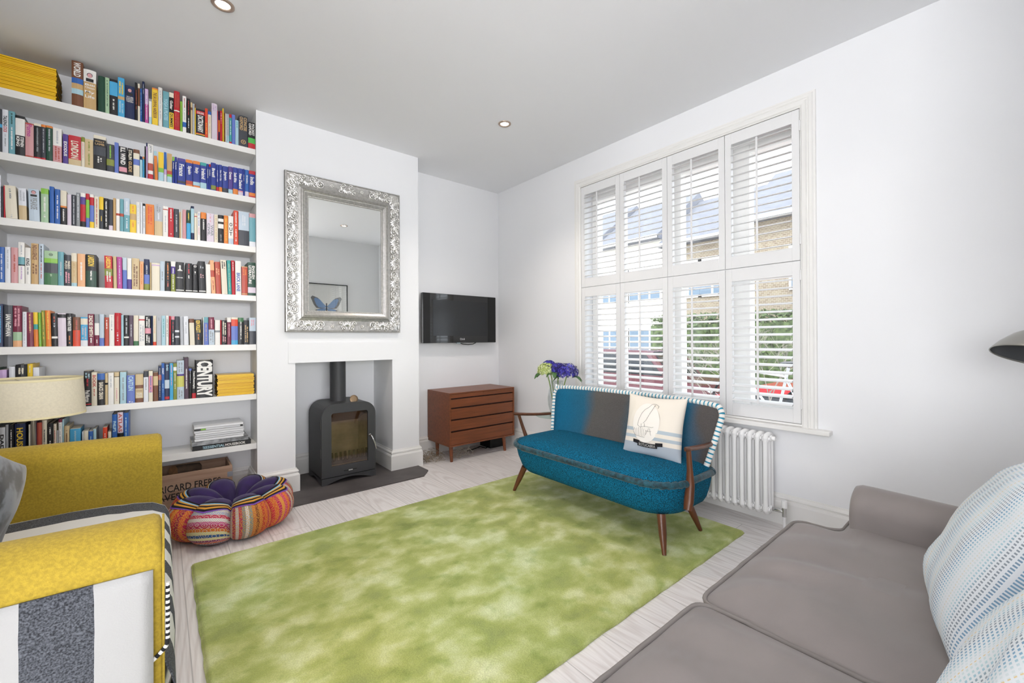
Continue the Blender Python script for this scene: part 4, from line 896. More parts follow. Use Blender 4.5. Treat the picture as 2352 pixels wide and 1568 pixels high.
obj('housing', MB().box(-.09, .09, -.09, .09, 0, .128), mat('black_box', '060607', .6), bx, bevel=.004)
obj('cable', MB().tube([(-.09, -.05, .01), (-.13, -.07, .008), (-.19, -.05, .03), (-.25, -.02, .008), (-.33, -.03, .006)], .005, 6), BLACK, bx)
cb = MB(); cb.tube([(-.10, -.03, .32)]+[(-.10-.0+.03*math.sin(a*.5), -.035-.01*math.sin(a), .36+.035*math.cos(a)-.02) for a in [i*2*PI/12 for i in range(10)]], .0035, 6)
cb.tube([(-.10, -.03, .32), (-.095, -.03, .22), (-.10, -.032, .12), (-.085, -.04, .01)], .0035, 6)
tag(obj('power_cable', cb, BLACK), 'thin black cable looping on the wall beside the chest of drawers', 'cable')

# ---------------------------------------------------------------- crate
CW = wood('crate_pine', 'ab8e78', '866854', .8, (2, 20, 30), 1.5); CWD = mat('crate_inside', '3c2a20', .9)
cr = thing('wooden_crate', 'old wooden crate with black stencilled RICARD FRERES under the lowest shelf', 'crate', (-2.92, -.335, 0))
L2, D2, H2 = .405, .270, .284
for z_, zz_ in ((.002, .138), (.142, H2)): 
    obj('front_board', MB().box(0, L2, 0, .014, z_, zz_), CW, cr, bevel=.002)
    obj('back_board', MB().box(0, L2, D2-.014, D2, z_, zz_), CW, cr, bevel=.002)
for x_ in (0, L2-.014): obj('end_board', MB().box(x_, x_+.014, .014, D2-.014, .002, H2), CW, cr, bevel=.002)
obj('base_board', MB().box(.014, L2-.014, .014, D2-.014, .002, .014), CWD, cr)
tb = MB(); text_on(tb, 'RICARD FRERES', (.030, -.0008, .178), (1, 0, .0), (0, 0, 1), .310, .044, 0, .015); text_on(tb, 'AVESNES', (.022, -.0008, .128), (1, 0, 0), (0, 0, 1), .19, .040, 0, .015)
obj('stencil_lettering', tb, mat('stencil_ink', '221d1a', .8), cr)
obj('corner_plate', MB().box(L2-.028, L2+.001, -.001, .012, .212, .245).box(L2-.001, L2+.001, 0, .03, .212, .245), mat('galvanised', '8e939a', .4, .6), cr)
LG = mat('bark', '4a3a2e', .95, var=.4, vscale=18, bump=.8, bscale=50); LE = mat('cut_log', '9a7450', .8, var=.2, vscale=40)
def log(x, y, z, r, l, ang, tilt, label):
    t = thing('firewood_log', label, 'log', (x, y, z), ang); t.rotation_euler = (0, tilt, ang); r4 = random.Random(int(x*1000)); pr_ = [r*r4.uniform(.82, 1.1) for _ in range(10)]
    rg = lambda xx: [(xx, pr_[i]*math.cos(2*PI*i/10), pr_[i]*math.sin(2*PI*i/10)) for i in range(10)]
    obj('bark', MB().add(rg(0)+rg(l), [(i, (i+1) % 10, 10+(i+1) % 10, 10+i) for i in range(10)], 0, True), LG, t)
    obj('cut_end', MB().add(rg(0), [tuple(range(10))[::-1]]).add(rg(l), [tuple(range(10))]), LE, t)
log(-2.900, -.235, .200, .058, .20, .1, 0, 'short bark covered log lying in the left of the crate')
log(-2.82, -.16, .255, .052, .15, .5, .12, 'upper log with pale cut end resting on the others in the crate')
log(-2.89, -.13, .10, .07, .25, 0, 0, 'thick log at the bottom of the crate behind')

# ---------------------------------------------------------------- hmong patchwork pouf
def pouf_mat(i):
    M = bpy.data.materials.new('embroidered_patchwork_%d' % i); M.use_nodes = True; nt = M.node_tree; N = nt.nodes; L = nt.links; b = N['Principled BSDF']; b.inputs['Roughness'].default_value = .9
    a = N.new('ShaderNodeAttribute'); a.attribute_name = 'uvp'; sp = N.new('ShaderNodeSeparateXYZ'); L.new(a.outputs['Vector'], sp.inputs[0])
    r = N.new('ShaderNodeValToRGB'); r.color_ramp.interpolation = 'CONSTANT'; L.new(sp.outputs[1 if i % 3 == 0 else 0], r.inputs[0])
    sets = [['c8384c', '3c7f8c', 'd8603c', '8c3c6c', 'e4e0a0', '2c5c94', 'e4e0a0', 'd8782c', 'b83050', 'c86090', 'e0dcd8', 'c83c5c', 'b0b8cc', 'd8d4d0', '9cb0cc', 'c0c4c8'],
            ['c0b8b0', 'a83850', 'c8c0bc', 'b84058', '8c8c88', 'd8d0c8', '8c9088', 'c87840', '8c4c2c', 'd07838', 'c43c30', 'd8602c', 'c02c44', 'e07838', 'c83038', 'd8683c'],
            ['d8404c', 'e0703c', 'c83060', 'e89848', 'd83c78', 'e86c34', 'b03070', 'c8c0bc', '9c3c54', 'b8b0a8', 'd8602c', 'e08c3c', 'd04048', 'a83850', 'e07040', 'c83858']][i % 3]
    el = r.color_ramp.elements
    for k, c in enumerate(sets):
        e = el[k] if k < 2 else el.new(k/16); e.position = k/16; e.color = lin(c)
    # fine stitched zigzag + scroll work
    vs = N.new('ShaderNodeVectorMath'); vs.operation = 'MULTIPLY'; vs.inputs[1].default_value = (7, 9, 1); L.new(a.outputs['Vector'], vs.inputs[0])
    vo = N.new('ShaderNodeTexVoronoi'); vo.feature = 'F1'; vo.inputs['Scale'].default_value = 1; vo.inputs['Randomness'].default_value = .25; L.new(vs.outputs[0], vo.inputs[0])
    sn = N.new('ShaderNodeMath'); sn.operation = 'SINE'; ml = N.new('ShaderNodeMath'); ml.operation = 'MULTIPLY'; ml.inputs[1].default_value = 24; L.new(vo.outputs[0], ml.inputs[0]); L.new(ml.outputs[0], sn.inputs[0])
    g = N.new('ShaderNodeMath'); g.operation = 'GREATER_THAN'; g.inputs[1].default_value = .45; L.new(sn.outputs[0], g.inputs[0])
    mk = N.new('ShaderNodeMath'); mk.operation = 'MULTIPLY'; mk.inputs[1].default_value = .62; L.new(g.outputs[0], mk.inputs[0])
    mx = N.new('ShaderNodeMix'); mx.data_type = 'RGBA'; L.new(mk.outputs[0], mx.inputs[0]); L.new(r.outputs[0], mx.inputs[6]); mx.inputs[7].default_value = lin(['e0c8b8', 'd8a03c', 'e8a848'][i % 3])
    ck = N.new('ShaderNodeTexChecker'); ck.inputs['Scale'].default_value = 55; ck.inputs[1].default_value = (1, 1, 1, 1); ck.inputs[2].default_value = (.62, .6, .6, 1); L.new(a.outputs['Vector'], ck.inputs[0])
    m2 = N.new('ShaderNodeMix'); m2.data_type = 'RGBA'; m2.blend_type = 'MULTIPLY'; m2.inputs[0].default_value = .7; L.new(mx.outputs[2], m2.inputs[6]); L.new(ck.outputs[0], m2.inputs[7]); L.new(m2.outputs[2], b.inputs['Base Color'])
    return M
PV = mat('purple_velvet', '2a1150', .8, sheen=.25, var=.35, vscale=8); PMS = [pouf_mat(i) for i in range(3)]
po = thing('floor_pouf', 'lobed embroidered patchwork floor pouf with a purple velvet centre beside the hearth', 'pouf', (-2.545, -.675, 0), R(12))
NL = 8
def pouf_pt(a, v, seg):
    # a: angle inside lobe -.5..+.5 ; v: 0 bottom .. 1 inner top rim
    ph = (seg+a)*2*PI/NL; lob = math.cos(PI*a)**.42 if abs(a) < .5 else 0
    RO = .255+.080*lob; top = .175+.062*lob
    tt = v
    ang = -1.15+tt*(1.15+1.95)   # profile angle
    rc = RO-.125; zc = top-.110; rr_, rz = .125, .110+.0
    r_ = rc+rr_*math.cos(ang); z_ = max(.001, zc+(rz if ang > 0 else zc-.0)*math.sin(ang))
    return Vector((r_*math.cos(ph), r_*math.sin(ph), z_))
for s_ in range(NL):
    b = MB(); nu, nv = 17, 15
    b.grid(lambda u, v: pouf_pt(u-.5, v*.78, s_), nu, nv)
    o = obj('lobe', b, PMS[(s_+1) % 3], po)
    at = o.data.attributes.new('uvp', 'FLOAT_VECTOR', 'POINT')
    for k in range(nu*nv): i, j = divmod(k, nv); at.data[k].vector = (i/(nu-1)*.999, j/(nv-1)*.999, 0)
b = MB(); nu, nv = 16*NL, 5
cols = [('e0a83c', 0), ('1a1420', 0)]
def edge(seg, v): return lambda u, vv: pouf_pt((u*NL) % 1-.5 if u < 1 else -.5, v[0]+(v[1]-v[0])*vv, int(u*NL) if u < 1 else 0)
def trim_pt(u, v):
    a = (u*NL) % 1-.5; vv = .79+(v-.79)*(1+.75*(1-2*abs(a))); p = pouf_pt(a, vv, int(u*NL) % NL); q_ = pouf_pt(a, 0.35, int(u*NL) % NL); c_ = Vector((0, 0, .12)); d_ = (p-Vector((q_.x*.62, q_.y*.62, .11))).normalized()
    return p+d_*.003
for k, (va, vb) in enumerate(((.685, .697), (.697, .718), (.718, .736), (.736, .752), (.752, .765), (.765, .778), (.778, .80))):
    b.grid(lambda u, vv: trim_pt(u, va+(vb-va)*vv), 16*NL, 2, [0, 1, 2, 1, 2, 3, 1][k], wrapu=True)
obj('braid_trim', b, [mat('braid_violet', '7a4ab0', .9), mat('braid_black', '14101c', .9), mat('braid_gold', 'd69a34', .9), mat('braid_pale_blue', '8cbcd8', .9)], po)
def cen(u, v):
    sg_ = int(u*NL) % NL; a = (u*NL) % 1-.5
    if v < .35: return pouf_pt(a, .775+.225*(v/.35), sg_)
    e = pouf_pt(a, 1.0, sg_); q = 1-(v-.35)/.65
    ph = u*2*PI; z_ = .085+(e.z-.085)*q**.8+.022*math.sin(PI*q)*math.cos(PI*a)
    return Vector((e.x*q, e.y*q, z_))
obj('velvet_centre', MB().grid(cen, 12*NL, 14, wrapu=True), PV, po)
# ---------------------------------------------------------------- rug
def rug_mat():
    M = bpy.data.materials.new('green_viscose_pile'); M.use_nodes = True; nt = M.node_tree; N = nt.nodes; L = nt.links; b = N['Principled BSDF']
    tc = N.new('ShaderNodeTexCoord')
    def noise(s, st=(1, 1, 1), d=4):
        mp = N.new('ShaderNodeMapping'); mp.inputs['Scale'].default_value = st; L.new(tc.outputs['Object'], mp.inputs[0]); n = N.new('ShaderNodeTexNoise'); n.inputs['Scale'].default_value = s; n.inputs['Detail'].default_value = d; n.inputs['Distortion'].default_value = .15; L.new(mp.outputs[0], n.inputs[0]); return n.outputs[0]
    r = N.new('ShaderNodeValToRGB'); L.new(noise(6.5, (1, 1.15, 1), 8), r.inputs[0]); e = r.color_ramp.elements
    e[0].position = .30; e[0].color = lin('959f5e'); e[1].position = .70; e[1].color = lin('d8dcb6')
    for p, c in ((.43, 'a3ac63'), (.53, 'b8bf80')): x = e.new(p); x.color = lin(c)
    r2 = N.new('ShaderNodeValToRGB'); L.new(noise(1.1), r2.inputs[0]); e = r2.color_ramp.elements; e[0].position = .35; e[0].color = (.93, 1, .93, 1); e[1].position = .65; e[1].color = (1.0, .97, .80, 1)
    m = N.new('ShaderNodeMix'); m.data_type = 'RGBA'; m.blend_type = 'MULTIPLY'; m.inputs[0].default_value = 1; L.new(r.outputs[0], m.inputs[6]); L.new(r2.outputs[0], m.inputs[7])
    r3_ = N.new('ShaderNodeValToRGB'); L.new(noise(260, d=2), r3_.inputs[0]); e = r3_.color_ramp.elements; e[0].position = .35; e[0].color = (.84, .84, .8, 1); e[1].position = .65; e[1].color = (1.12, 1.12, 1.1, 1)
    rd_ = N.new('ShaderNodeValToRGB'); L.new(noise(11, (1, 1, 1), 3), rd_.inputs[0]); e = rd_.color_ramp.elements; e[0].position = .30; e[0].color = (.66, .74, .55, 1); e[1].position = .44; e[1].color = (1, 1, 1, 1)
    md_ = N.new('ShaderNodeMix'); md_.data_type = 'RGBA'; md_.blend_type = 'MULTIPLY'; md_.inputs[0].default_value = .8; L.new(m.outputs[2], md_.inputs[6]); L.new(rd_.outputs[0], md_.inputs[7])
    m2 = N.new('ShaderNodeMix'); m2.data_type = 'RGBA'; m2.blend_type = 'MULTIPLY'; m2.inputs[0].default_value = .8; L.new(md_.outputs[2], m2.inputs[6]); L.new(r3_.outputs[0], m2.inputs[7])
    L.new(m2.outputs[2], b.inputs['Base Color']); b.inputs['Roughness'].default_value = .75; b.inputs['Sheen Weight'].default_value = .55; b.inputs['Sheen Roughness'].default_value = .35; b.inputs['Sheen Tint'].default_value = lin('d8d2b4')
    bu = N.new('ShaderNodeBump'); bu.inputs['Strength'].default_value = .5; bu.inputs['Distance'].default_value = .004; L.new(noise(140, d=3), bu.inputs['Height']); L.new(bu.outputs[0], b.inputs['Normal']); return M
rb = MB(); nx_, ny_ = 90, 60; x0, x1, y0, y1 = -2.768, -.322, -2.690, -1.085
def rz_(x, y):
    d = min(x-x0, x1-x, y-y0, y1-y); return .004+.016*min(1, d/.012)**.5 if d > 0 else .004
from mathutils import noise as mn
def rp(u, v):
    us = .5-.5*math.cos(PI*u); vs_ = .5-.5*math.cos(PI*v); us = us*.6+u*.4; vs_ = vs_*.6+v*.4
    x = x0+(x1-x0)*us; y = y0+(y1-y0)*vs_
    z = rz_(x, y)+.0016*mn.noise(Vector((x*9, y*9, 0)))
    e = .004*mn.noise(Vector((x*14, y*14, 3)))
    if u in (0, 1): x += e
    if v in (0, 1): y += e
    if u in (0, 1) or v in (0, 1): z = .006
    return Vector((x, y, z))
rb.grid(rp, nx_*2, ny_*2)
k = nx_*2; q = ny_*2
rim = [i*q for i in range(k)]+[(k-1)*q+j for j in range(1, q)]+[i*q+q-1 for i in range(k-2, -1, -1)]+[j for j in range(q-2, 0, -1)]
rb.add([(rb.v[i][0], rb.v[i][1], .0006) for i in rim], []); n0 = len(rb.v)-len(rim)
for i in range(len(rim)): j = (i+1) % len(rim); rb.f.append((rim[i], rim[j], n0+j, n0+i)); rb.m.append(0); rb.s.append(False)
tag(obj('area_rug', rb, rug_mat()), 'large rectangular mottled green pile rug in the middle of the floor', 'rug')

# ---------------------------------------------------------------- yellow two-seat armchair
YF = mat('mustard_felt', 'b0962f', .9, var=.13, vscale=140, bump=.35, bscale=420, sheen=.1)
def stripe_mat(name, axis, offs, white='b0b0ae', grey='4f5156'):
    M = bpy.data.materials.new(name); M.use_nodes = True; nt = M.node_tree; N = nt.nodes; L = nt.links; b = N['Principled BSDF']; b.inputs['Roughness'].default_value = .95
    tc = N.new('ShaderNodeTexCoord'); sp = N.new('ShaderNodeSeparateXYZ'); L.new(tc.outputs['Object'], sp.inputs[0])
    nz = N.new('ShaderNodeTexNoise'); nz.inputs['Scale'].default_value = 6; L.new(tc.outputs['Object'], nz.inputs[0]); wob = N.new('ShaderNodeMath'); wob.operation = 'MULTIPLY_ADD'; wob.inputs[1].default_value = .012; L.new(nz.outputs[0], wob.inputs[0]); L.new(sp.outputs[axis], wob.inputs[2])
    prev = None
    for a, c in offs:
        g = N.new('ShaderNodeMath'); g.operation = 'GREATER_THAN'; L.new(wob.outputs[0], g.inputs[0]); g.inputs[1].default_value = a
        l = N.new('ShaderNodeMath'); l.operation = 'LESS_THAN'; L.new(wob.outputs[0], l.inputs[0]); l.inputs[1].default_value = c
        q_ = N.new('ShaderNodeMath'); q_.operation = 'MULTIPLY'; L.new(g.outputs[0], q_.inputs[0]); L.new(l.outputs[0], q_.inputs[1])
        if prev: s_ = N.new('ShaderNodeMath'); s_.operation = 'MAXIMUM'; L.new(prev.outputs[0], s_.inputs[0]); L.new(q_.outputs[0], s_.inputs[1]); prev = s_
        else: prev = q_
    n2 = N.new('ShaderNodeTexNoise'); n2.inputs['Scale'].default_value = 260; n2.inputs['Detail'].default_value = 4; L.new(tc.outputs['Object'], n2.inputs[0])
    r = N.new('ShaderNodeValToRGB'); L.new(n2.outputs[0], r.inputs[0]); r.color_ramp.elements[0].position = .35; r.color_ramp.elements[0].color = lin('26282d'); r.color_ramp.elements[1].position = .7; r.color_ramp.elements[1].color = lin('686c73')
    m = N.new('ShaderNodeMix'); m.data_type = 'RGBA'; L.new(prev.outputs[0], m.inputs[0]); m.inputs[6].default_value = lin(white); L.new(r.outputs[0], m.inputs[7]); L.new(m.outputs[2], b.inputs['Base Color'])
    bu = N.new('ShaderNodeBump'); bu.inputs['Strength'].default_value = .25; bu.inputs['Distance'].default_value = .003; L.new(n2.outputs[0], bu.inputs['Height']); L.new(bu.outputs[0], b.inputs['Normal']); return M
ch = thing('armchair', 'wide mustard yellow armchair with white and grey striped seat and side panels', 'armchair', (-2.876, -1.65, 0))
def rolled_arm(yin, yout, sgn):   # arm running along x from 0 back to -.66 ; sgn=+1 far, -1 near
    b = MB(); ym = (yin+yout)/2; hw = abs(yout-yin)/2
    pf = [(ym-hw+.012, .10), (ym-hw, .52)]
    for i in range(13): a = PI-PI*i/12; pf.append((ym+(hw+.006)*math.cos(a), .572+.074*math.sin(a)))
    pf += [(ym+hw, .52), (ym+hw-.012, .10)]
    n = len(pf); xs = [(0.0, .965), (-.006, .99), (-.018, 1.0), (-.30, 1.0), (-.645, 1.0), (-.66, .97)]; rows_ = []
    for x, s_ in xs:
        up = .012*(-x/.66)
        rows_.append([(x, ym+(y-ym)*s_, (z+up*(z > .3))*(s_ if z > .5 else 1)) for y, z in pf])
    vs = [p for r_ in rows_ for p in r_]; fs = [(i*n+j, i*n+j+1, (i+1)*n+j+1, (i+1)*n+j) for i in range(len(xs)-1) for j in range(n-1)]
    b.add(vs, fs, 0, True); b.add(rows_[0], [tuple(range(n))]); b.add(rows_[-1], [tuple(range(n))[::-1]])
    return b
obj('arm', rolled_arm(-.460+.0, -.655, -1), YF, ch, fixn=True)
obj('arm', rolled_arm(.66, .84, 1), YF, ch, fixn=True)
SPN = stripe_mat('striped_side_fabric', 0, [(-.232, -.118), (-.58, -.46)])
pn = MB()
pn.grid(lambda u, v: Vector((-.64+.622*u, -.6635-.006*math.sin(PI*v)*math.sin(PI*u)**.5-.008*(1-v), .065+(.545+.012*(1-u)-.065)*v)), 24, 16)
obj('side_panel', pn, SPN, ch, solid=.006)
pn = MB(); pn.grid(lambda u, v: Vector((-.64+.61*u, .846, .065+.48*v)), 4, 4); obj('side_panel', pn, SPN, ch, solid=.006)
obj('arm_front_welt', MB().tube([(.001, -.64, .10), (.002, -.66, .50), (.002, -.655, .575), (.002, -.62, .625), (.002, -.56, .645), (.002, -.50, .625), (.002, -.465, .575), (.002, -.462, .34)], .003, 6), YF, ch)
# seat with striped cover, crowned and bulging at the front
STS = stripe_mat('striped_seat_fabric', 1, [(-.80, -.47), (-.40, -.29), (-.17, -.06), (.050, .16), (.270, .375), (.478, .60)], 'dcdcd9')
def seat(u, v):
    y = -.455+1.11*v; 
    pr_ = [(-.60, .36), (-.30, .365), (-.10, .357), (-.035, .345), (.008, .320), (.022, .29), (.028, .24), (.026, .16), (.012, .10), (-.02, .075)]
    t_ = u*(len(pr_)-1); i = min(int(t_), len(pr_)-2); f = t_-i; x = pr_[i][0]*(1-f)+pr_[i+1][0]*f; z = pr_[i][1]*(1-f)+pr_[i+1][1]*f
    ed = min(v, 1-v)*1.11; k = min(1, ed/.05)**.5
    return Vector((x-.02*(1-k), y, z-.035*(1-k)*(z > .3)-(.006 if z > .36 else 0)*math.sin(9*y)))
obj('seat_cushion', MB().grid(seat, 46, 40), STS, ch, solid=.004)
obj('seat_base', MB().box(-.62, -.03, -.45, .65, .07, .33), YF, ch)
wl = MB(); wb = MB()
for yy, kk in ((-.445, 0), (.645, 0)):
    pts = [Vector((.012, yy, .12+.27*i/30)) for i in range(31)]
    for i in range(30): (wl if i % 2 else wb).tube([pts[i]+Vector((0.012*math.sin(PI*i/30), 0, 0)), pts[i+1]+Vector((0.012*math.sin(PI*(i+1)/30), 0, 0))], .0062, 7)
WT = mat('white_yarn', 'e8e7e2', .9); BY = mat('black_yarn', '17181b', .9)
pp = MB()
pts = [(.003, -.655, .10), (.004, -.670, .30), (.004, -.670, .50)]
path = [Vector((.010, -.655, .50-.0075*i)) for i in range(20)]+[Vector((.010-.030*(i/6)**1.5, -.660, .350-.0055*i)) for i in range(1, 7)]
for i in range(25): pp.tube([path[i], path[i+1]], .005, 6, i % 2)
obj('front_apron', MB().grid(lambda u, v: Vector((-.014+.040*math.sin(PI*v)**.6, -.630+.18*u, .065+.240*v)), 8, 12), STS, ch, solid=.004)
obj('whipstitch_piping', pp, [WT, BY], ch)
obj('backrest', MB().box(-.672, -.575, -.455, .655, .30, .78), YF, ch, bevel=.05, seg=5)
for x, y in ((-.05, -.55), (-.05, .75), (-.6, -.55), (-.6, .75)): obj('leg', MB().tube([(x, y, .10), (x, y, 0)], [.022, .016], 12), wood('dark_leg', '3a2416', '24150d'), ch)

def pillow(name, label, w_, h_, t_, mats, loc, rot, pinch=.10, n=26, wr=.006, seed=0, sag=0.0, piping=None):
    def f(sgn):
        def g(u, v):
            a, b_ = 2*u-1, 2*v-1
            sa, sb = math.sin(PI/2*a), math.sin(PI/2*b_)
            x = w_/2*sa*(1-pinch*(1-sb*sb)**1.0*abs(sa)**3*.6+pinch*.15*abs(sa*sb)); z = h_/2*sb*(1-pinch*(1-sa*sa)*abs(sb)**3*.6+pinch*.15*abs(sa*sb))
            th_ = (max(0, 1-sa**2)*max(0, 1-sb**2))**.42
            y = t_/2*th_*sgn*(1-sag*sb)
            y += wr*mn.noise(Vector((x*9+seed, z*9, sgn)))*th_*2+wr*.8*mn.noise(Vector((x*30+seed, z*14, 2+sgn)))*th_
            return Vector((x, y, z))
        return g
    b = MB().grid(f(-1), n, n).grid(f(1), n, n)
    o = obj(name, b, mats, fixn=True); o.location = loc; o.rotation_euler = rot
    return o
VEL = mat('crushed_grey_velvet', '767c84', .5, col2='26292d', var=.06, vscale=13, detail=10, sheen=.4)
tag(pillow('throw_cushion', '', .42, .40, .16, VEL, (-3.345, -1.66, .590), (R(8), R(28), R(78)), seed=3), 'crushed dark grey velvet cushion on the yellow armchair', 'cushion')

# ---------------------------------------------------------------- drum lamp behind the armchair
lp = thing('floor_lamp', 'cream drum shade lamp on a slim stand in front of the bookshelves', 'lamp', (-3.362, -.60, 0))
SHD = mat('cream_lamp_linen', 'dcd4bd', .85, var=.04, vscale=120)
obj('lamp_shade', MB().lathe([(.183, .752), (.173, .932)], n=56).lathe([(.171, .931), (.181, .753)], n=56), SHD, lp)
obj('shade_trim', MB().lathe([(.1735, .925), (.1745, .936), (.170, .936), (.170, .925)], n=56).lathe([(.1835, .750), (.1845, .760), (.181, .760), (.181, .750)], n=56), mat('shade_trim_ivory', 'ddd3aa', .7), lp)
sp_ = MB().lathe([(.016, .898), (.016, .902)], n=16)
for a in (0, 2*PI/3, 4*PI/3): sp_.tube([(.015*math.cos(a), .015*math.sin(a), .9), (.172*math.cos(a), .172*math.sin(a), .925)], .002, 5)
obj('shade_spider', sp_, CHROME, lp)
obj('stand', MB().tube([(0, 0, .02), (0, 0, .84)], .009, 12).lathe([(0, .0), (.11, .0), (.11, .015), (.02, .022), (0, .022)], n=32), mat('lamp_nickel', '8b857b', .35, .8), lp)
obj('bulb', MB().ball((0, 0, .845), (.03, .03, .045), 14), mat('bulb_opal', 'f2efe6', .3), lp)

# ---------------------------------------------------------------- teal cocktail sofa
def teal_mat(name, grad):
    M = bpy.data.materials.new(name); M.use_nodes = True; nt = M.node_tree; N = nt.nodes; L = nt.links; b = N['Principled BSDF']; b.inputs['Roughness'].default_value = .95; b.inputs['Specular IOR Level'].default_value = .15
    tc = N.new('ShaderNodeTexCoord'); nz = N.new('ShaderNodeTexNoise'); nz.inputs['Scale'].default_value = 230 if not grad else 300; nz.inputs['Detail'].default_value = 3; L.new(tc.outputs['Object'], nz.inputs[0])
    r = N.new('ShaderNodeValToRGB'); L.new(nz.outputs[0], r.inputs[0]); e = r.color_ramp.elements
    if not grad: e[0].position = .40; e[0].color = lin('0c3442'); e[1].position = .60; e[1].color = lin('0f7297')
    else:
        e[0].position = .35; e[0].color = (.72, .72, .72, 1); e[1].position = .65; e[1].color = (1.2, 1.2, 1.2, 1)
        sp = N.new('ShaderNodeSeparateXYZ'); L.new(tc.outputs['Object'], sp.inputs[0]); mr_ = N.new('ShaderNodeMapRange'); mr_.inputs[1].default_value = -.66; mr_.inputs[2].default_value = .66
        n2 = N.new('ShaderNodeTexNoise'); n2.inputs['Scale'].default_value = 3; L.new(tc.outputs['Object'], n2.inputs[0]); ad = N.new('ShaderNodeMath'); ad.operation = 'MULTIPLY_ADD'; ad.inputs[1].default_value = .22; L.new(n2.outputs[0], ad.inputs[0]); L.new(sp.outputs[1], ad.inputs[2]); L.new(ad.outputs[0], mr_.inputs[0])
        g = N.new('ShaderNodeValToRGB'); g.color_ramp.interpolation = 'EASE'; L.new(mr_.outputs[0], g.inputs[0]); e = g.color_ramp.elements; e[0].position = 0; e[0].color = lin('4e4b4c'); e[1].position = 1; e[1].color = lin('1a6485')
        for p, c in ((.13, '55514f'), (.24, '1d5d7c'), (.42, '1d5d7c'), (.50, '3d5866'), (.60, '575452'), (.75, '5a5855'), (.86, '285f79')): x = e.new(p); x.color = lin(c)
        m = N.new('ShaderNodeMix'); m.data_type = 'RGBA'; m.blend_type = 'MULTIPLY'; m.inputs[0].default_value = .8; L.new(g.outputs[0], m.inputs[6]); L.new(r.outputs[0], m.inputs[7]); L.new(m.outputs[2], b.inputs['Base Color'])
    if not grad:
        L.new(r.outputs[0], b.inputs['Base Color'])
    bu = N.new('ShaderNodeBump'); bu.inputs['Strength'].default_value = .5; bu.inputs['Distance'].default_value = .003; L.new(nz.outputs[0], bu.inputs['Height']); L.new(bu.outputs[0], b.inputs['Normal']); return M
TB = teal_mat('teal_boucle', False); TG = teal_mat('teal_grey_ombre_wool', True)
TF = mat('teal_fur_piping', '1a5362', .7, col2='0a2932', var=.15, vscale=40, sheen=.2, bump=.8, bscale=160)
WN = wood('walnut', '6b3f26', '4a2916', .35, (20, 20, 3), 1.5)
ts = thing('cocktail_sofa', 'vintage teal two-seat sofa with ombre back and turned walnut legs', 'sofa', (-.70, -1.955, 0))
HW = .640
def seat_out(k):   # plan outline (x: front negative .. back), rounded front corners
    pts = []
    for i in range(9): a = PI+PI/2*i/8; pts.append((-.27+.17+.17*math.cos(a)-.0, -HW+.17+.17*math.sin(a)))
    return pts
def sect(scale, inset, z, n=64):
    P_ = []
    xb, xf, r_ = .235, -.255+inset, .19
    hw_ = HW*scale
    c = [(xb-.06, hw_-.06, .06, 0), (xf+r_, hw_-r_, r_, 1), (xf+r_, -hw_+r_, r_, 2), (xb-.06, -hw_+.06, .06, 3)]
    for cx, cy, rr_, q_ in c:
        for i in range(n//4): a = PI/2*q_+PI/2*i/(n//4-1); P_.append((cx+rr_*math.cos(a), cy+rr_*math.sin(a), z))
    return P_
def loft(secs, mi=0, capt=True, capb=True):
    b = MB(); n = len(secs[0]); vs = [p for s_ in secs for p in s_]
    b.add(vs, [(i*n+j, i*n+(j+1) % n, (i+1)*n+(j+1) % n, (i+1)*n+j) for i in range(len(secs)-1) for j in range(n)], mi, True)
    if capb: b.add(secs[0], [tuple(range(n))[::-1]], mi, True)
    if capt: b.add(secs[-1], [tuple(range(n))], mi, True)
    return b
bs = loft([sect(.90, .075, .188), sect(.925, .045, .192), sect(.955, .022, .225), sect(.985, .004, .29), sect(1.0, -.004, .345), sect(.995, .0, .362)])
obj('seat_base', bs, TB, ts)
tops = []
for s_, ins, z in ((1.0, -.004, .362), (1.0, -.004, .372), (.97, .02, .392), (.90, .06, .410), (.75, .12, .424), (.45, .20, .430), (.1, .235, .432)):
    q_ = {1.0: 1, .97: .97, .90: .9, .75: .76, .45: .46, .1: .1}[s_]; sc_ = sect(1.0, -.004, z); tops.append([((x+.02)*q_-.02, y*q_, zz) for x, y, zz in sc_])
obj('seat_cushion', loft(tops, capb=False), TB, ts)
so = sect(1.005, -.008, .366, 96)
obj('fur_piping', MB().tube([Vector(p)+Vector((0, 0, .002*math.sin(i*1.7))) for i, p in enumerate(so)], [.0175+.002*math.sin(i*2.3) for i in range(len(so))], 10, closed=True), TF, ts)
# back: curved shell leaning back; v up, u along y
def backo(y):  # height profile of the top edge
    return .735-.02*(abs(y)/.66)**6
def backp(u, v, off=0):
    s_ = 2*u-1; wv_ = .572+.10*v**.75  # flares to the top
    if v > .86: wv_ -= .035*((v-.86)/.14)**2
    y = wv_*s_; x = .175+.150*v+.0-.045*abs(s_)**2.5*(.5+.5*v)
    return Vector((x+off, y, .275+.460*v-.012*abs(s_)**6*v))
def bshell(): 
    b = MB(); nu, nv = 44, 20
    def fr_(u, v):
        e = min(u, 1-u, v*.6+.2, (1-v)); k = min(1, e/.06)**.5; return backp(u, v, -.045*k+.012)
    b.grid(fr_, nu, nv); b.grid(lambda u, v: backp(u, v, .035), nu, nv)
    for (a) in (0, 1): b.grid(lambda u, v: backp(a, v, .012+(.023)*u), 3, nv)
    b.grid(lambda u, v: backp(u, 1, .012+.023*v), nu, 3); b.grid(lambda u, v: backp(u, 0, .012+.023*v), nu, 3)
    return b
obj('backrest', bshell(), TG, ts, fixn=True)
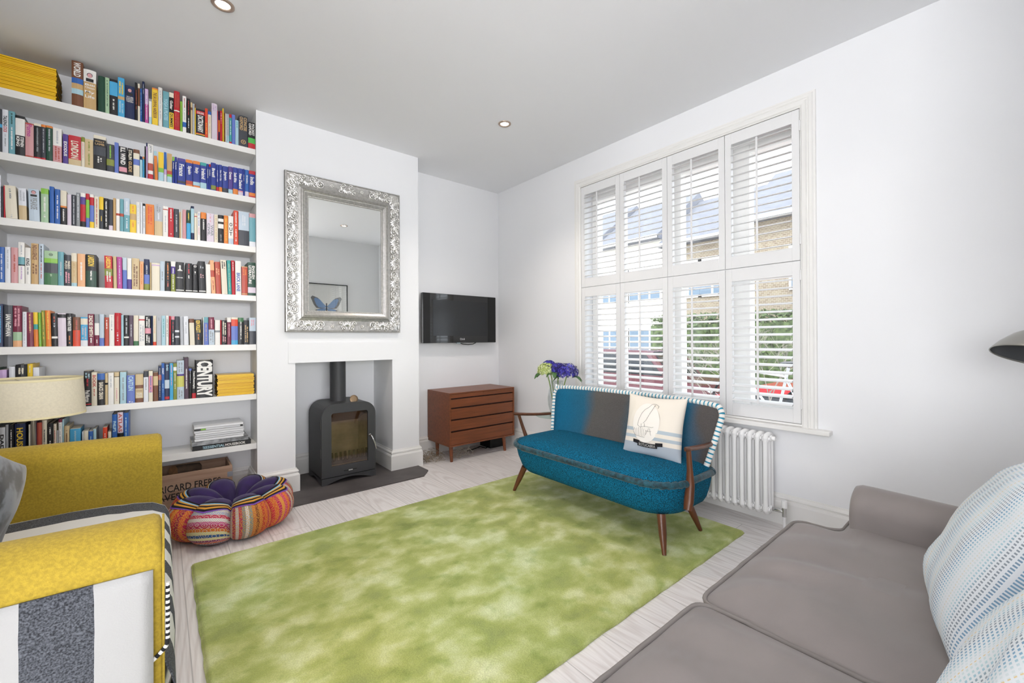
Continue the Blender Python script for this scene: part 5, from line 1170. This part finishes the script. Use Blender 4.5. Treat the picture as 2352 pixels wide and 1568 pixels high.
# striped rope edging around the back
ed = [backp(0, v/40, .004) for v in range(0, 41)]+[backp(u/80, 1, .004) for u in range(1, 81)]+[backp(1, 1-v/40, .004) for v in range(1, 41)]
dl = [0]
for i in range(1, len(ed)): dl.append(dl[-1]+(ed[i]-ed[i-1]).length)
def at_(s_):
    for i in range(1, len(ed)):
        if dl[i] >= s_: f = (s_-dl[i-1])/(dl[i]-dl[i-1]+1e-9); return ed[i-1].lerp(ed[i], f)
    return ed[-1]
rp_ = MB(); s_ = 0; i = 0
while s_ < dl[-1]-.02:
    l = .0175 if i % 2 == 0 else .0085
    rp_.tube([at_(s_), at_(s_+l/2), at_(s_+l)], [.0165 if i % 2 == 0 else .0155]*3, 12, i % 2); s_ += l; i += 1
obj('striped_piping', rp_, [mat('piping_white', 'e6e4de', .85), mat('piping_teal', '2b8aa6', .85)], ts)
# walnut arms
for sg in (1, -1):
    y = sg*.655+.04*(sg > 0)-.0
    y = .70 if sg > 0 else -.655
    b = MB()
    path = [(-.112, y, .238), (-.098, y, .28), (-.082, y, .36), (-.086, y, .44), (-.098, y, .547)] if sg < 0 else [(-.06, y-.05, .20), (-.03, y-.045, .33), (-.055, y-.01, .45), (-.085, y, .545)]
    rr2 = [.021, .026, .023, .016, .013] if sg < 0 else [.022, .02, .015, .013]
    b.tube(path, rr2, 12, flat=.7); obj('arm_support', b, WN, ts)
    b = MB(); n = 14
    def top_(u, v):
        t_ = u; x = -.135+.36*t_; wdt = .021*math.sin(PI*min(1, .16+t_*.75))**.6*(1 if t_ > .02 else .3); a = 2*PI*v
        return Vector((x, y-sg*.03*t_+wdt*math.cos(a), .553-.055*t_+.018*t_*t_+.0115*math.sin(a)))
    b.grid(top_, 16, 12, wrapv=True); b.add([top_(0, i/12) for i in range(12)], [tuple(range(12))]); b.add([top_(1, i/12) for i in range(12)], [tuple(range(12))[::-1]])
    obj('armrest', b, WN, ts)
for x, y, fx, fy, r0 in ((-.175, .53, -.215, .602, .019), (-.175, -.545, -.225, -.591, .020), (.15, .52, .186, .585, .018), (.13, -.52, .184, -.576, .019)):
    obj('leg', MB().tube([(x, y, .20), ((x+fx)/2, (y+fy)/2, .11), (fx, fy, .0205)], [r0+.003, r0, .0105], 14), WN, ts)
# cream bird cushion
CR_ = bpy.data.materials.new('cream_linen_print'); CR_.use_nodes = True
def linen():
    nt = CR_.node_tree; N = nt.nodes; L = nt.links; b = N['Principled BSDF']; b.inputs['Roughness'].default_value = .95
    tc = N.new('ShaderNodeTexCoord'); sp = N.new('ShaderNodeSeparateXYZ'); L.new(tc.outputs['Object'], sp.inputs[0]); mr_ = N.new('ShaderNodeMapRange'); mr_.inputs[1].default_value = -.20; mr_.inputs[2].default_value = .20; L.new(sp.outputs[2], mr_.inputs[0])
    r = N.new('ShaderNodeValToRGB'); r.color_ramp.interpolation = 'CONSTANT'; L.new(mr_.outputs[0], r.inputs[0]); e = r.color_ramp.elements; e[0].position = 0; e[0].color = lin('a9b1b9'); e[1].position = .235; e[1].color = lin('e2dacd')
    for p, c in ((.30, 'adb8bf'), (.345, 'e2dacd'), (.40, 'adb8bf'), (.45, 'e4dccf')): x = e.new(p); x.color = lin(c)
    L.new(r.outputs[0], b.inputs['Base Color'])
linen()
cu = thing('throw_cushion', 'cream cushion with bird drawing and black banner on the teal sofa', 'cushion', (-.615, -2.30, .588), 0)
cu.rotation_euler = (R(0), R(17), 0); cu.rotation_mode = 'XYZ'; cu.rotation_euler = (0, R(14), R(4))
pc_ = pillow('cushion_cover', '', .365, .365, .13, [CR_], (0, 0, 0), (0, 0, R(-90)), pinch=.12, n=40, seed=9); pc_.parent = cu
def onp(y, z, lift=.0012):   # front face of pillow (faces -x): local pillow coords x=-? 
    sa = max(-1, min(1, 2*y/.365)); sb = max(-1, min(1, 2*z/.365))
    th_ = (max(0, 1-sa**2)*max(0, 1-sb**2))**.42
    return Vector((-(.13/2*th_+.0045+lift), y, z))
pr_ = MB()
N_ = 40; ov = [(0.02+.085*math.cos(2*PI*i/N_), .015+.115*math.sin(2*PI*i/N_)) for i in range(N_)]
pr_.grid(lambda u, v: onp(.02+.085*v*math.cos(2*PI*u), .015+.115*v*math.sin(2*PI*u), .001), 40, 8, wrapu=True)
obj('printed_oval', pr_, mat('oval_print', 'e9e4dc', .95), cu)
bd_ = MB()
def line(pts, r_=.0008, mi=0):
    # image-plane: a to the right of the photo (=-y), b up
    P2 = []
    for i in range(len(pts)-1):
        for k in range(4): f = k/4; P2.append((pts[i][0]*(1-f)+pts[i+1][0]*f, pts[i][1]*(1-f)+pts[i+1][1]*f))
    P2.append(pts[-1]); bd_.tube([onp(-(a*1.12-.012), b_*1.12+.018, .003) for a, b_ in P2], r_, 5, mi)
line([(.022, .100), (.012, .095), (.000, .080), (-.020, .066), (-.035, .045), (-.048, .010), (-.052, -.020)]); line([(.022, .100), (.040, .098), (.052, .090), (.050, .078)], .001); line([(.030, .090), (.022, .070), (.010, .045), (-.005, .010), (-.020, -.008)]); line([(.034, .093), (.028, .088)], .0015)
line([(-.052, -.020), (-.035, -.03), (-.01, -.022), (.03, -.024), (.04, -.02)]); line([(-.03, -.01), (-.028, -.03)]); line([(-.012, -.008), (-.010, -.026)])
for k in range(7): line([(-.066+.011*k, -.028-.004*abs(k-3)), (-.058+.009*k, -.075)], .0006)
line([(-.07, -.035), (-.075, -.055), (-.06, -.075), (-.005, -.08)]); line([(.015, -.03), (.0, -.065)]); line([(.02, -.03), (.03, -.065)]); line([(.0, -.045), (.03, -.045)])
obj('bird_drawing', bd_, mat('pencil_grey', '7c7874', .9), cu)
bn = MB()
def cur(a): return -.098-.010*math.cos(a/.09*1.3)*-1-.006
def strip(a0, a1, z0_, z1_, lift, mi, n=10): bn.grid(lambda u, v: onp(-(a0+(a1-a0)*u), z0_+(z1_-z0_)*v-.10*((a0+(a1-a0)*u))**2*-8-.006, lift), n, 3, mi)
strip(-.062, .062, -.120, -.096, .004, 0); strip(-.092, -.050, -.108, -.088, .0025, 0, 5); strip(.050, .092, -.108, -.088, .0025, 0, 5)
obj('black_banner', bn, mat('banner_black', '17171a', .9), cu)
tb = MB(); vs, fs, _ = textmesh('BOTUCABRA', .02)
tb.add([onp(-(-.052+.104*x), -.116+.016*y+.8*(-.052+.104*x)**2-.006, .0052) for x, y in vs], fs, 0); obj('banner_lettering', tb, mat('banner_grey', 'a8a6a2', .9), cu)

# ---------------------------------------------------------------- glass side table with vase of hydrangeas
GL = pane('clear_glass', (.95, .97, .97), .10)
sd = thing('side_table', 'small round glass topped side table behind the teal sofa', 'side table', (-.27, -1.14, 0))
obj('table_top', MB().lathe([(0, .455), (.165, .455), (.170, .459), (.165, .463), (0, .463)], n=48), pane('table_glass', (.80, .88, .85), .14), sd)
obj('pedestal', MB().lathe([(0, 0), (.12, 0), (.12, .012), (.014, .02), (.012, .44), (.05, .454), (0, .454)], n=28), CHROME, sd)
va = thing('glass_vase', 'clear glass vase on the side table holding hydrangeas', 'vase', (-.30, -1.19, .4635))
obj('vessel', MB().lathe([(0, 0), (.040, 0), (.055, .02), (.075, .09), (.080, .15), (.068, .22), (.052, .27), (.055, .30), (.0525, .30), (.0495, .27), (.0655, .22), (.0775, .15), (.0725, .09), (.053, .024), (0, .01)], n=40), GL, va)
STM = mat('flower_stem', '7d9a4a', .6); LF = mat('hydrangea_leaf', '48703a', .6, var=.3, vscale=20)
def bloom(cx, cy, cz, r_, cols, label, sx, sy, seed):
    t = thing('hydrangea', label, 'flower', (cx, cy, cz), 0, 'hydrangeas in the glass vase'); r5 = random.Random(seed)
    b = MB()
    for i in range(150):
        z_ = 1-1.5*i/150; a = i*2.39996; q_ = math.sqrt(max(0, 1-z_*z_)); n_ = Vector((q_*math.cos(a), q_*math.sin(a), z_)); c = n_*r_*r5.uniform(.86, 1.06); c.z *= .8
        u = n_.orthogonal().normalized(); v = n_.cross(u); ps = r5.uniform(.010, .0135); a0 = r5.uniform(0, PI); mi = r5.randrange(len(cols))
        for k in range(4):
            d = u*math.cos(a0+k*PI/2)+v*math.sin(a0+k*PI/2); e = n_.cross(d)
            b.add([c+n_*.001, c+d*ps*.6+e*ps*.5+n_*.003, c+d*ps+n_*.005, c+d*ps*.6-e*ps*.5+n_*.003], [(0, 1, 2, 3)], mi, True)
    obj('florets', b, cols, t)
    obj('stem', MB().tube([(0, 0, -r_*.1), (sx*.4, sy*.4, -.10), (sx, sy, .52-cz)], [.004, .0045, .0045], 8), STM, t)
    lb = MB()
    for k in range(3):
        a = r5.uniform(0, 2*PI); 
        def f(u, v): l = .085*u; w_l = .030*math.sin(PI*(u*.94+.03))*(v-.5)*2; return Vector((math.cos(a)*(r_*.45+l)-math.sin(a)*w_l, math.sin(a)*(r_*.45+l)+math.cos(a)*w_l, -r_*.55+.02*math.sin(PI*u)-.03*u-abs(w_l)*-.3))
        lb.grid(f, 9, 5)
    obj('leaves', lb, LF, t, solid=.001)
PU = [mat('petal_indigo', '3a2f9a', .7), mat('petal_blue', '4a45b4', .7), mat('petal_deep', '2a2270', .7)]; GR = [mat('petal_lime', 'c6d287', .7), mat('petal_pale', 'd9e2a8', .7), mat('petal_green', 'b0bf6e', .7)]
bloom(-.335, -1.345, .845, .085, PU, 'deep blue hydrangea head nearest the window in the vase', .045, .13, 1)
bloom(-.33, -1.235, .862, .062, PU, 'deep blue hydrangea head in the middle of the bunch', .03, .04, 6)
bloom(-.375, -1.14, .852, .072, GR, 'pale lime green hydrangea head in the bunch', .06, -.03, 2)
bloom(-.29, -1.085, .885, .052, PU, 'small dark blue hydrangea head behind the lime green one', .0, -.08, 4)

# ---------------------------------------------------------------- radiator
rd = thing('column_radiator', 'white column radiator on the wall beneath the window', 'radiator', (-.12, 0, 0))
RP = mat('radiator_enamel', 'f0f0f0', .25)
def secn(y):
    b = MB()
    for x in (-.045, 0, .045):
        b.tube([(x, y, .105), (x, y, .53)], .0125, 12)
    for z_ in (.112, .525):
        s_ = 1 if z_ > .3 else -1
        b.tube([(-.045, y, z_), (-.038, y, z_+s_*.016), (0, y, z_+s_*.020), (.038, y, z_+s_*.016), (.045, y, z_)], [.0125, .014, .015, .014, .0125], 12)
        b.tube([(0, y-.0215, z_), (0, y+.0215, z_)], .018, 12); b.tube([(-.03, y-.0215, z_), (-.03, y-.012, z_)], .010, 10)
        b.tube([(-.036, y-.014, z_-s_*.004), (-.036, y+.014, z_-s_*.004)], .016, 10)
    return b
base_me = secn(0).mesh('section', [RP])
for i in range(18):
    o = bpy.data.objects.new('section', base_me); C.objects.link(o); o.parent = rd; o.location = (0, -2.745+.0432*i, 0)
obj('end_cap', MB().tube([(0, -2.765, .525), (0, -2.785, .525)], .014, 12), RP, rd)
obj('bracket', MB().box(.02, .119, -2.46, -2.44, .45, .47).box(.02, .119, -2.15, -2.13, .45, .47), RP, rd)
vv = MB().tube([(0, -2.765, .112), (0, -2.80, .115), (0, -2.825, .112)], [.010, .013, .010], 10, 1).tube([(0, -2.827, .085), (0, -2.827, .135)], [.012, .012], 12, 1).tube([(0, -2.827, .137), (0, -2.827, .178)], [.0155, .014], 16, 0).tube([(0, -2.827, .0), (0, -2.827, .085)], .0075, 10, 0)
obj('valve', vv, [RP, CHROME], rd)

# ---------------------------------------------------------------- grey sofa
def cloth(name, col, col2):
    return mat(name, col, .85, col2=col2, var=.1, vscale=3.5, bump=.10, bscale=700, sheen=.25)
GS = cloth('taupe_cotton', '88807d', '807976')
gs = thing('grey_sofa', 'large taupe grey sofa in the right foreground', 'sofa', (-1.0, -3.17, 0))
def boxcush(x0, x1, y0, y1, z0, z1, cutx=None, cuty=None, seed=0, crown=.03, n=70):
    """soft piped seat cushion; T shape if cutx given: the part behind cuty ends at cutx"""
    def outl(s_):
        r_ = .045
        if cutx is None: P_ = [(x0, y0), (x1, y0), (x1, y1), (x0, y1)]; rs = [r_]*4
        else: P_ = [(x0, y0), (x1, y0), (x1, cuty), (cutx, cuty), (cutx, y1), (x0, y1)]; rs = [r_, .045, .05, .04, r_, r_]
        out = []
        k = len(P_)
        for i in range(k):
            p = Vector((*P_[i], 0)); a = (Vector((*P_[i-1], 0))-p).normalized(); b_ = (Vector((*P_[(i+1) % k], 0))-p).normalized()
            for j in range(7): t_ = j/6; q0 = p+a*rs[i]; q1 = p+b_*rs[i]; out.append((q0*(1-t_)**2+p*2*t_*(1-t_)+q1*t_*t_))
        res = []
        for i in range(len(out)):
            a, b_ = out[i], out[(i+1) % len(out)]; m_ = max(1, int((b_-a).length/.03))
            for j in range(m_): res.append(a.lerp(b_, j/m_))
        return res
    O = outl(0); c = Vector(((x0+(cutx or x1))/2, (y0+y1)/2, 0)); b = MB(); n_ = len(O); rings = []
    for i, (s_, z_) in enumerate(((.965, z0), (.992, z0+.02), (1.004, (z0+z1)/2), (1.0, z1-.012))): rings.append([Vector((c.x+(p.x-c.x)*s_, c.y+(p.y-c.y)*s_, z_)) for p in O])
    for s_ in (1.0, .985, .96, .92, .86, .78, .68, .56, .42, .27, .12):
        rg = []
        for p in O:
            q_ = Vector((c.x+(p.x-c.x)*s_, c.y+(p.y-c.y)*s_, 0)); d = 1-s_; z_ = z1-.006+crown*(1-(1-min(1, d/.55))**2.2)
            yy = (q_.y-y0)/(y1-y0)
            z_ += .0075*math.sin(q_.x*26+4*(q_.y-y0)+seed+3*mn.noise(Vector((q_.x*3, q_.y*3, seed))))*min(1, d*7)*math.exp(-((abs(yy-.8))*2.2)**2)
            z_ += .006*mn.noise(Vector((q_.x*9, q_.y*3.0+q_.x*2, seed)))*min(1, d*8)
            q_.z = z_; rg.append(q_)
        rings.append(rg)
    vs = [p for r_ in rings for p in r_]
    b.add(vs, [(i*n_+j, i*n_+(j+1) % n_, (i+1)*n_+(j+1) % n_, (i+1)*n_+j) for i in range(len(rings)-1) for j in range(n_)], 0, True)
    b.add(rings[-1], [tuple(range(n_))], 0, True); b.add(rings[0], [tuple(range(n_))[::-1]], 0, True)
    pipe = [Vector((p.x, p.y, z1-.004+.003*mn.noise(Vector((p.x*20, p.y*20, 0))))) for p in [Vector((c.x+(q.x-c.x)*1.004, c.y+(q.y-c.y)*1.004, 0)) for q in O]]
    return b, pipe
ox, oy = -1.0, -3.17
for (x0_, x1_, cx_, cy_, sd_) in ((-1.838+1, -.925+1, -1.115+1, -3.31+3.17, 1), (-2.70+1, -1.843+1, None, None, 5)):
    b, pipe = boxcush(x0_, x1_, -.60, -.012, .30, .462, cx_, cy_, sd_)
    o = obj('seat_cushion', b, GS, gs); obj('piping', MB().tube(pipe, .0055, 8, closed=True), mat('taupe_piping', '7c7672', .8), o)
obj('frame', MB().box(-1.86+.0, -.03, -.72, -.03, .09, .298), GS, gs, bevel=.02, seg=3)
def sarm(xa, xb):
    b = MB(); xm = (xa+xb)/2; hw_ = (xb-xa)/2; rows_ = []
    pf = [(-hw_, .10), (-hw_, .50)]+[(hw_*1.03*math.cos(PI-PI*i/12), .535+.070*math.sin(PI-PI*i/12)) for i in range(13)]+[(hw_, .50), (hw_, .10)]
    n = len(pf)
    for y, s_, dz_ in ((-.158, .84, -.02), (-.163, .93, -.006), (-.178, .985, 0), (-.205, 1, 0), (-.40, 1, -.006), (-.60, 1, -.014), (-.76, 1, -.018)): rows_.append([(xm+x*s_, y, z+(dz_ if z > .4 else 0)) for x, z in pf])
    b.add([p for r_ in rows_ for p in r_], [(i*n+j, i*n+j+1, (i+1)*n+j+1, (i+1)*n+j) for i in range(len(rows_)-1) for j in range(n-1)], 0, True)
    b.add(rows_[0], [tuple(range(n))[::-1]]); b.add(rows_[-1], [tuple(range(n))]); return b
obj('arm', sarm(-.105, .06), GS, gs, fixn=True)
obj('arm', sarm(-1.88, -1.715), GS, gs, fixn=True)
obj('backrest', MB().box(-1.86, .04, -.765, -.60, .20, .80), GS, gs, bevel=.05, seg=5)
for x in (-1.75, .0):
    for y in (-.10, -.70): obj('leg', MB().tube([(x, y, .09), (x, y, 0)], [.02, .016], 10), WN, gs)
def woven():
    M = bpy.data.materials.new('woven_dash_fabric'); M.use_nodes = True; nt = M.node_tree; N = nt.nodes; L = nt.links; b = N['Principled BSDF']; b.inputs['Roughness'].default_value = .9
    def mth(op, a, c=None, d=None):
        n = N.new('ShaderNodeMath'); n.operation = op
        for i, q_ in enumerate((a, c, d)):
            if q_ is None: continue
            if isinstance(q_, (int, float)): n.inputs[i].default_value = q_
            else: L.new(q_, n.inputs[i])
        return n.outputs[0]
    tc = N.new('ShaderNodeTexCoord'); sp = N.new('ShaderNodeSeparateXYZ'); L.new(tc.outputs['Object'], sp.inputs[0]); x, z = sp.outputs[0], sp.outputs[2]
    band = mth('FRACT', mth('DIVIDE', mth('ADD', x, 5.03), .092))           # repeat across the cloth
    r = N.new('ShaderNodeValToRGB'); r.color_ramp.interpolation = 'LINEAR'; L.new(band, r.inputs[0]); e = r.color_ramp.elements
    e[0].position = 0; e[0].color = lin('cfdbdd'); e[1].position = 1; e[1].color = lin('cfdbdd')
    for p, c in ((.10, '9fc6d0'), (.20, '5f9dbe'), (.34, '3f7fa8'), (.44, '6a7884'), (.54, '6f7a86'), (.64, '86b6c8'), (.74, 'b4d2d4'), (.845, 'd3dcdc'), (.85, 'e0c27a'), (.89, 'e0c27a'), (.895, 'd3dcdc')): q_ = e.new(p); q_.color = lin(c)
    gz = mth('FRACT', mth('DIVIDE', z, .0066)); gx = mth('FRACT', mth('DIVIDE', x, .0070)); mz = mth('GREATER_THAN', gz, .5); mxx = mth('GREATER_THAN', gx, .45); dash = mth('MULTIPLY', mz, mxx)
    md = N.new('ShaderNodeMix'); md.data_type = 'RGBA'; L.new(mth('MULTIPLY', dash, .8), md.inputs[0]); md.inputs[6].default_value = lin('dfe4e7'); L.new(r.outputs[0], md.inputs[7]); L.new(md.outputs[2], b.inputs['Base Color'])
    bu = N.new('ShaderNodeBump'); bu.inputs['Strength'].default_value = .3; bu.inputs['Distance'].default_value = .001; L.new(dash, bu.inputs['Height']); L.new(bu.outputs[0], b.inputs['Normal']); return M
WV = woven()
tag(pillow('throw_cushion', '', .47, .42, .19, WV, (-1.48, -3.685, .650), (R(27), R(5), R(8)), seed=2, wr=.008), 'pale blue woven dash cushion with yellow lines, further along the grey sofa', 'cushion')
tag(pillow('throw_cushion', '', .46, .44, .19, WV, (-2.13, -3.725, .635), (R(22), R(0), R(4)), seed=7, wr=.008), 'pale blue woven dash cushion nearest the camera in bottom right corner', 'cushion')

# ---------------------------------------------------------------- metal lamp at the right edge
ml_ = thing('reading_lamp', 'brushed metal dome reading lamp cut by the right edge of the photo', 'lamp', (-.45, -3.845, -0))
SM = mat('brushed_steel', '9a9892', .32, .9); SI = mat('shade_inside', '4b4d50', .4, .3)
Ms = Matrix.Rotation(R(12), 3, 'X') @ Matrix.Rotation(R(16), 3, 'Y')
dome = [(.018, .102), (.026, .099), (.053, .089), (.084, .064), (.110, .031), (.1235, .006), (.1265, 0)]
obj('lamp_shade', MB().lathe(dome+[(.126, -.002), (.123, .0)], (-.115, .095, 1.045), 48, 0, Ms).lathe([(.122, .002), (.108, .030), (.081, .062), (.051, .086), (.0, .098)], (-.115, .095, 1.045), 48, 1, Ms), [SM, SI], ml_)
obj('bulb', MB().ball(Vector((-.115, .095, 1.045))+Ms @ Vector((0, 0, .05)), .028, 12), mat('bulb_opal', 'f2efe6', .3), ml_)
obj('stand', MB().tube([(0, 0, .02), (0, 0, 1.15), (0, .005, 1.24), (-.03, .03, 1.28), (-.07, .06, 1.25), (-.09, .075, 1.16)], .008, 12).lathe([(0, 0), (.12, 0), (.12, .018), (.02, .025), (0, .025)], n=32), SM, ml_)

# ---------------------------------------------------------------- the street outside
BRK = bpy.data.materials.new('london_stock_brick'); BRK.use_nodes = True
def brick():
    nt = BRK.node_tree; N = nt.nodes; L = nt.links; b = N['Principled BSDF']; tc = N.new('ShaderNodeTexCoord'); sp = N.new('ShaderNodeSeparateXYZ'); cb_ = N.new('ShaderNodeCombineXYZ'); L.new(tc.outputs['Object'], sp.inputs[0]); L.new(sp.outputs[1], cb_.inputs[0]); L.new(sp.outputs[2], cb_.inputs[1])
    br = N.new('ShaderNodeTexBrick'); br.inputs['Scale'].default_value = 4.4; br.inputs[1].default_value = lin('968a74'); br.inputs[2].default_value = lin('80715f'); br.inputs[3].default_value = lin('b4ab9c'); L.new(cb_.outputs[0], br.inputs[0]); L.new(br.outputs[0], b.inputs['Base Color']); b.inputs['Roughness'].default_value = .9
brick()
struct('trim_5', MB().box(.3, 2.6, -25, 25, -.72, -.02).box(2.6, 9.2, -25, 25, -.9, -.8).box(9.2, 12.0, -25, 25, -.9, -.72), mat('paving', 'd6d3cd', .9, var=.1, vscale=2))
RF = mat('slate_roof', '767880', .8, var=.2, vscale=14, stretch=(1, .3, 6)); UW = mat('upvc_white', 'e8eaec', .4); WG = mat('window_blue_glass', '64788a', .15)
def house(y0, y1, label, wm, ez, gable=False):
    t = thing('terraced_house', label, 'house', (12, (y0+y1)/2, -.72), 0, 'houses across the street'); w2 = (y1-y0)/2-.012; e = ez+.72
    obj('walls', MB().box(0, 6, -w2, w2, 0, e), wm, t)
    obj('roof', MB().prism([(-.35, -w2, e-.05), (-.35, -w2, e+.08), (3, -w2, e+2.4), (6.35, -w2, e+.08), (6.35, -w2, e-.05)], (0, 2*w2, 0)), RF, t)
    obj('gutter', MB().box(-.45, -.30, -w2, w2, e-.04, e+.08), UW, t)
    for zz in (.9, 3.3):
        for yy in (-w2*.5, w2*.45):
            wn = obj('window', MB().box(-.06, .02, yy-.75, yy+.75, zz, zz+1.35), UW, t)
            for k in (-1, 0, 1): obj('pane', MB().box(-.07, -.055, yy+k*.48-.2, yy+k*.48+.2, zz+.1, zz+1.25), WG, wn)
RD = mat('render_cream', 'cfcabf', .9)
house(-5.5, 2.2, 'brick house with slate roof seen through the rightmost shutters', BRK, 4.9)
house(2.2, 5.1, 'brick house with slate roof and white gutter seen through the third shutter column', BRK, 4.6)
house(5.1, 8.2, 'pale rendered house seen through the left shutters', RD, 5.0)
house(8.2, 16, 'far pale house seen through the leftmost shutters', RD, 5.2)
HG = mat('hedge_leaf', '66784a', .8, col2='38462c', var=.15, vscale=9, bump=1, bscale=30)
def hedge(y0, y1, label):
    b = MB(); r6 = random.Random(int(y0*10)+100)
    b.box(10.2, 10.75, y0, y1, -.72, 1.55)
    for i in range(1500):
        x = r6.uniform(10.05, 10.85); y = r6.uniform(y0, y1); z = r6.uniform(-.1, 1.85) if x < 10.2 else r6.uniform(1.4, 1.9); s_ = r6.uniform(.05, .11); a = Vector((r6.uniform(-1, 1), r6.uniform(-1, 1), r6.uniform(-1, 1))).normalized(); c = a.orthogonal()*s_
        p = Vector((x, y, z)); b.add([p-a*s_, p+c*.6, p+a*s_, p-c*.6], [(0, 1, 2, 3)], 0)
    tag(obj('hedge', b, HG), label, 'hedge')
hedge(-8.5, -1.5, 'leafy green hedge across the street behind the parked cars, right of the window view')
hedge(-.6, 4.5, 'leafy green hedge across the street seen through the left shutters')
TY = mat('tyre', '18181a', .8)
def car(x, y, col, label, hgt=1.45):
    t = thing('parked_car', label, 'car', (x, y, -.8), R(90), 'cars parked outside'); paint = mat('car_paint_'+col, col, .25, coat=.6)
    pf = [(-2.1, .28), (-2.12, .62), (-1.95, .80), (-1.15, .92), (-.55, hgt), (.95, hgt+.02), (1.75, .95), (2.08, .88), (2.12, .3)]
    obj('body', MB().prism([(a, -.85, z) for a, z in pf], (0, 1.7, 0)), paint, t, bevel=.08, seg=4)
    obj('side_window', MB().prism([(a, -.865, z) for a, z in [(-1.0, .97), (-.5, hgt-.09), (.85, hgt-.08), (1.45, .98)]], (0, .02, 0)).prism([(a, .845, z) for a, z in [(-1.0, .97), (-.5, hgt-.09), (.85, hgt-.08), (1.45, .98)]], (0, .02, 0)), mat('car_glass', '20262c', .08), t)
    obj('windscreen', MB().add([(-1.13, -.7, .95), (-1.13, .7, .95), (-.60, .62, hgt-.04), (-.60, -.62, hgt-.04)], [(0, 1, 2, 3)]), mat('car_glass', '20262c', .08), t, solid=.02)
    for a in (-1.35, 1.3):
        for s_ in (-1, 1): wh = obj('wheel', MB().lathe([(0, -.1), (.29, -.1), (.32, -.06), (.32, .06), (.29, .1), (0, .1)], (a, s_*.78, .32), 28, M=Matrix.Rotation(PI/2, 3, 'X')), TY, t); obj('hub', MB().lathe([(0, 0), (.19, 0), (.2, .02), (0, .03)], (a, s_*.9 , .32), 20, M=Matrix.Rotation(PI/2*s_, 3, 'X')), CHROME, wh)
    for s_ in (-1, 1): obj('headlight', MB().ball((-2.05, s_*.62, .68), (.06, .14, .08), 10), mat('headlight', 'dfe6ea', .1), t)
car(7.6, -2.6, '2f5f94', 'tall blue parked car across the road seen through the rightmost shutters', 2.1)
car(7.6, 3.0, '5d2c36', 'dark maroon parked car across the road behind the middle shutters', 1.6)
car(4.4, -2.2, 'b5222a', 'bright red parked car close outside the window', 1.2)
BKM = mat('bike_frame', 'c9ccd0', .3, .6)
bk = thing('bicycle', 'bicycle with yellow lamp propped outside the right end of the window', 'bicycle', (1.9, -2.02, -.02), R(60))
for a in (-.52, .52):
    wl_ = MB().tube([(a+.33*math.cos(2*PI*i/32), 0, .34+.33*math.sin(2*PI*i/32)) for i in range(32)], .014, 6, closed=True)
    w_o = obj('wheel', wl_, TY, bk); s2 = MB()
    for i in range(14): s2.tube([(a, 0, .34), (a+.32*math.cos(2*PI*i/14), 0, .34+.32*math.sin(2*PI*i/14))], .0025, 4)
    obj('spokes', s2, CHROME, w_o)
obj('frame', MB().tube([(-.52, 0, .34), (-.15, 0, .34), (-.30, 0, .85)], .014, 8).tube([(-.15, 0, .34), (.36, 0, .78), (-.26, 0, .76), (-.52, 0, .34)], .014, 8).tube([(.52, 0, .34), (.36, 0, .80), (.33, 0, .98)], .014, 8), BKM, bk)
obj('handlebar', MB().tube([(.28, -.26, 1.02), (.36, -.10, .98), (.36, .10, .98), (.28, .26, 1.02)], .011, 8), BLACK, bk)
obj('saddle', MB().ball((-.32, 0, .88), (.13, .07, .03), 12), BLACK, bk)
obj('lamp', MB().ball((.42, 0, .95), (.05, .06, .06), 12), mat('bike_lamp_yellow', 'e8c83c', .4), bk)
br_ = MB(); r7 = random.Random(11)
def branch(p, d, l, r_, dep):
    e = p+d*l; mid_ = p+d*l*.5+Vector((r7.uniform(-.03, .03),)*3); br_.tube([p, mid_, e], [r_, r_*.8, r_*.6], 5)
    if dep: 
        for _ in range(3): branch(p+d*l*r7.uniform(.5, 1), (d+Vector((r7.uniform(-.6, .6), r7.uniform(-.9, .9), r7.uniform(-.2, .5)))).normalized(), l*.72, r_*.6, dep-1)
for i in range(3): branch(Vector((2.3, -1.95+.3*i, -.02)), Vector((r7.uniform(-.1, .1), r7.uniform(-.3, .3), 1)).normalized(), .55, .010, 4)
tag(obj('bare_shrub', br_, mat('bare_bark', '9a938a', .9)), 'leafless branching shrub in the front garden outside the window', 'shrub')
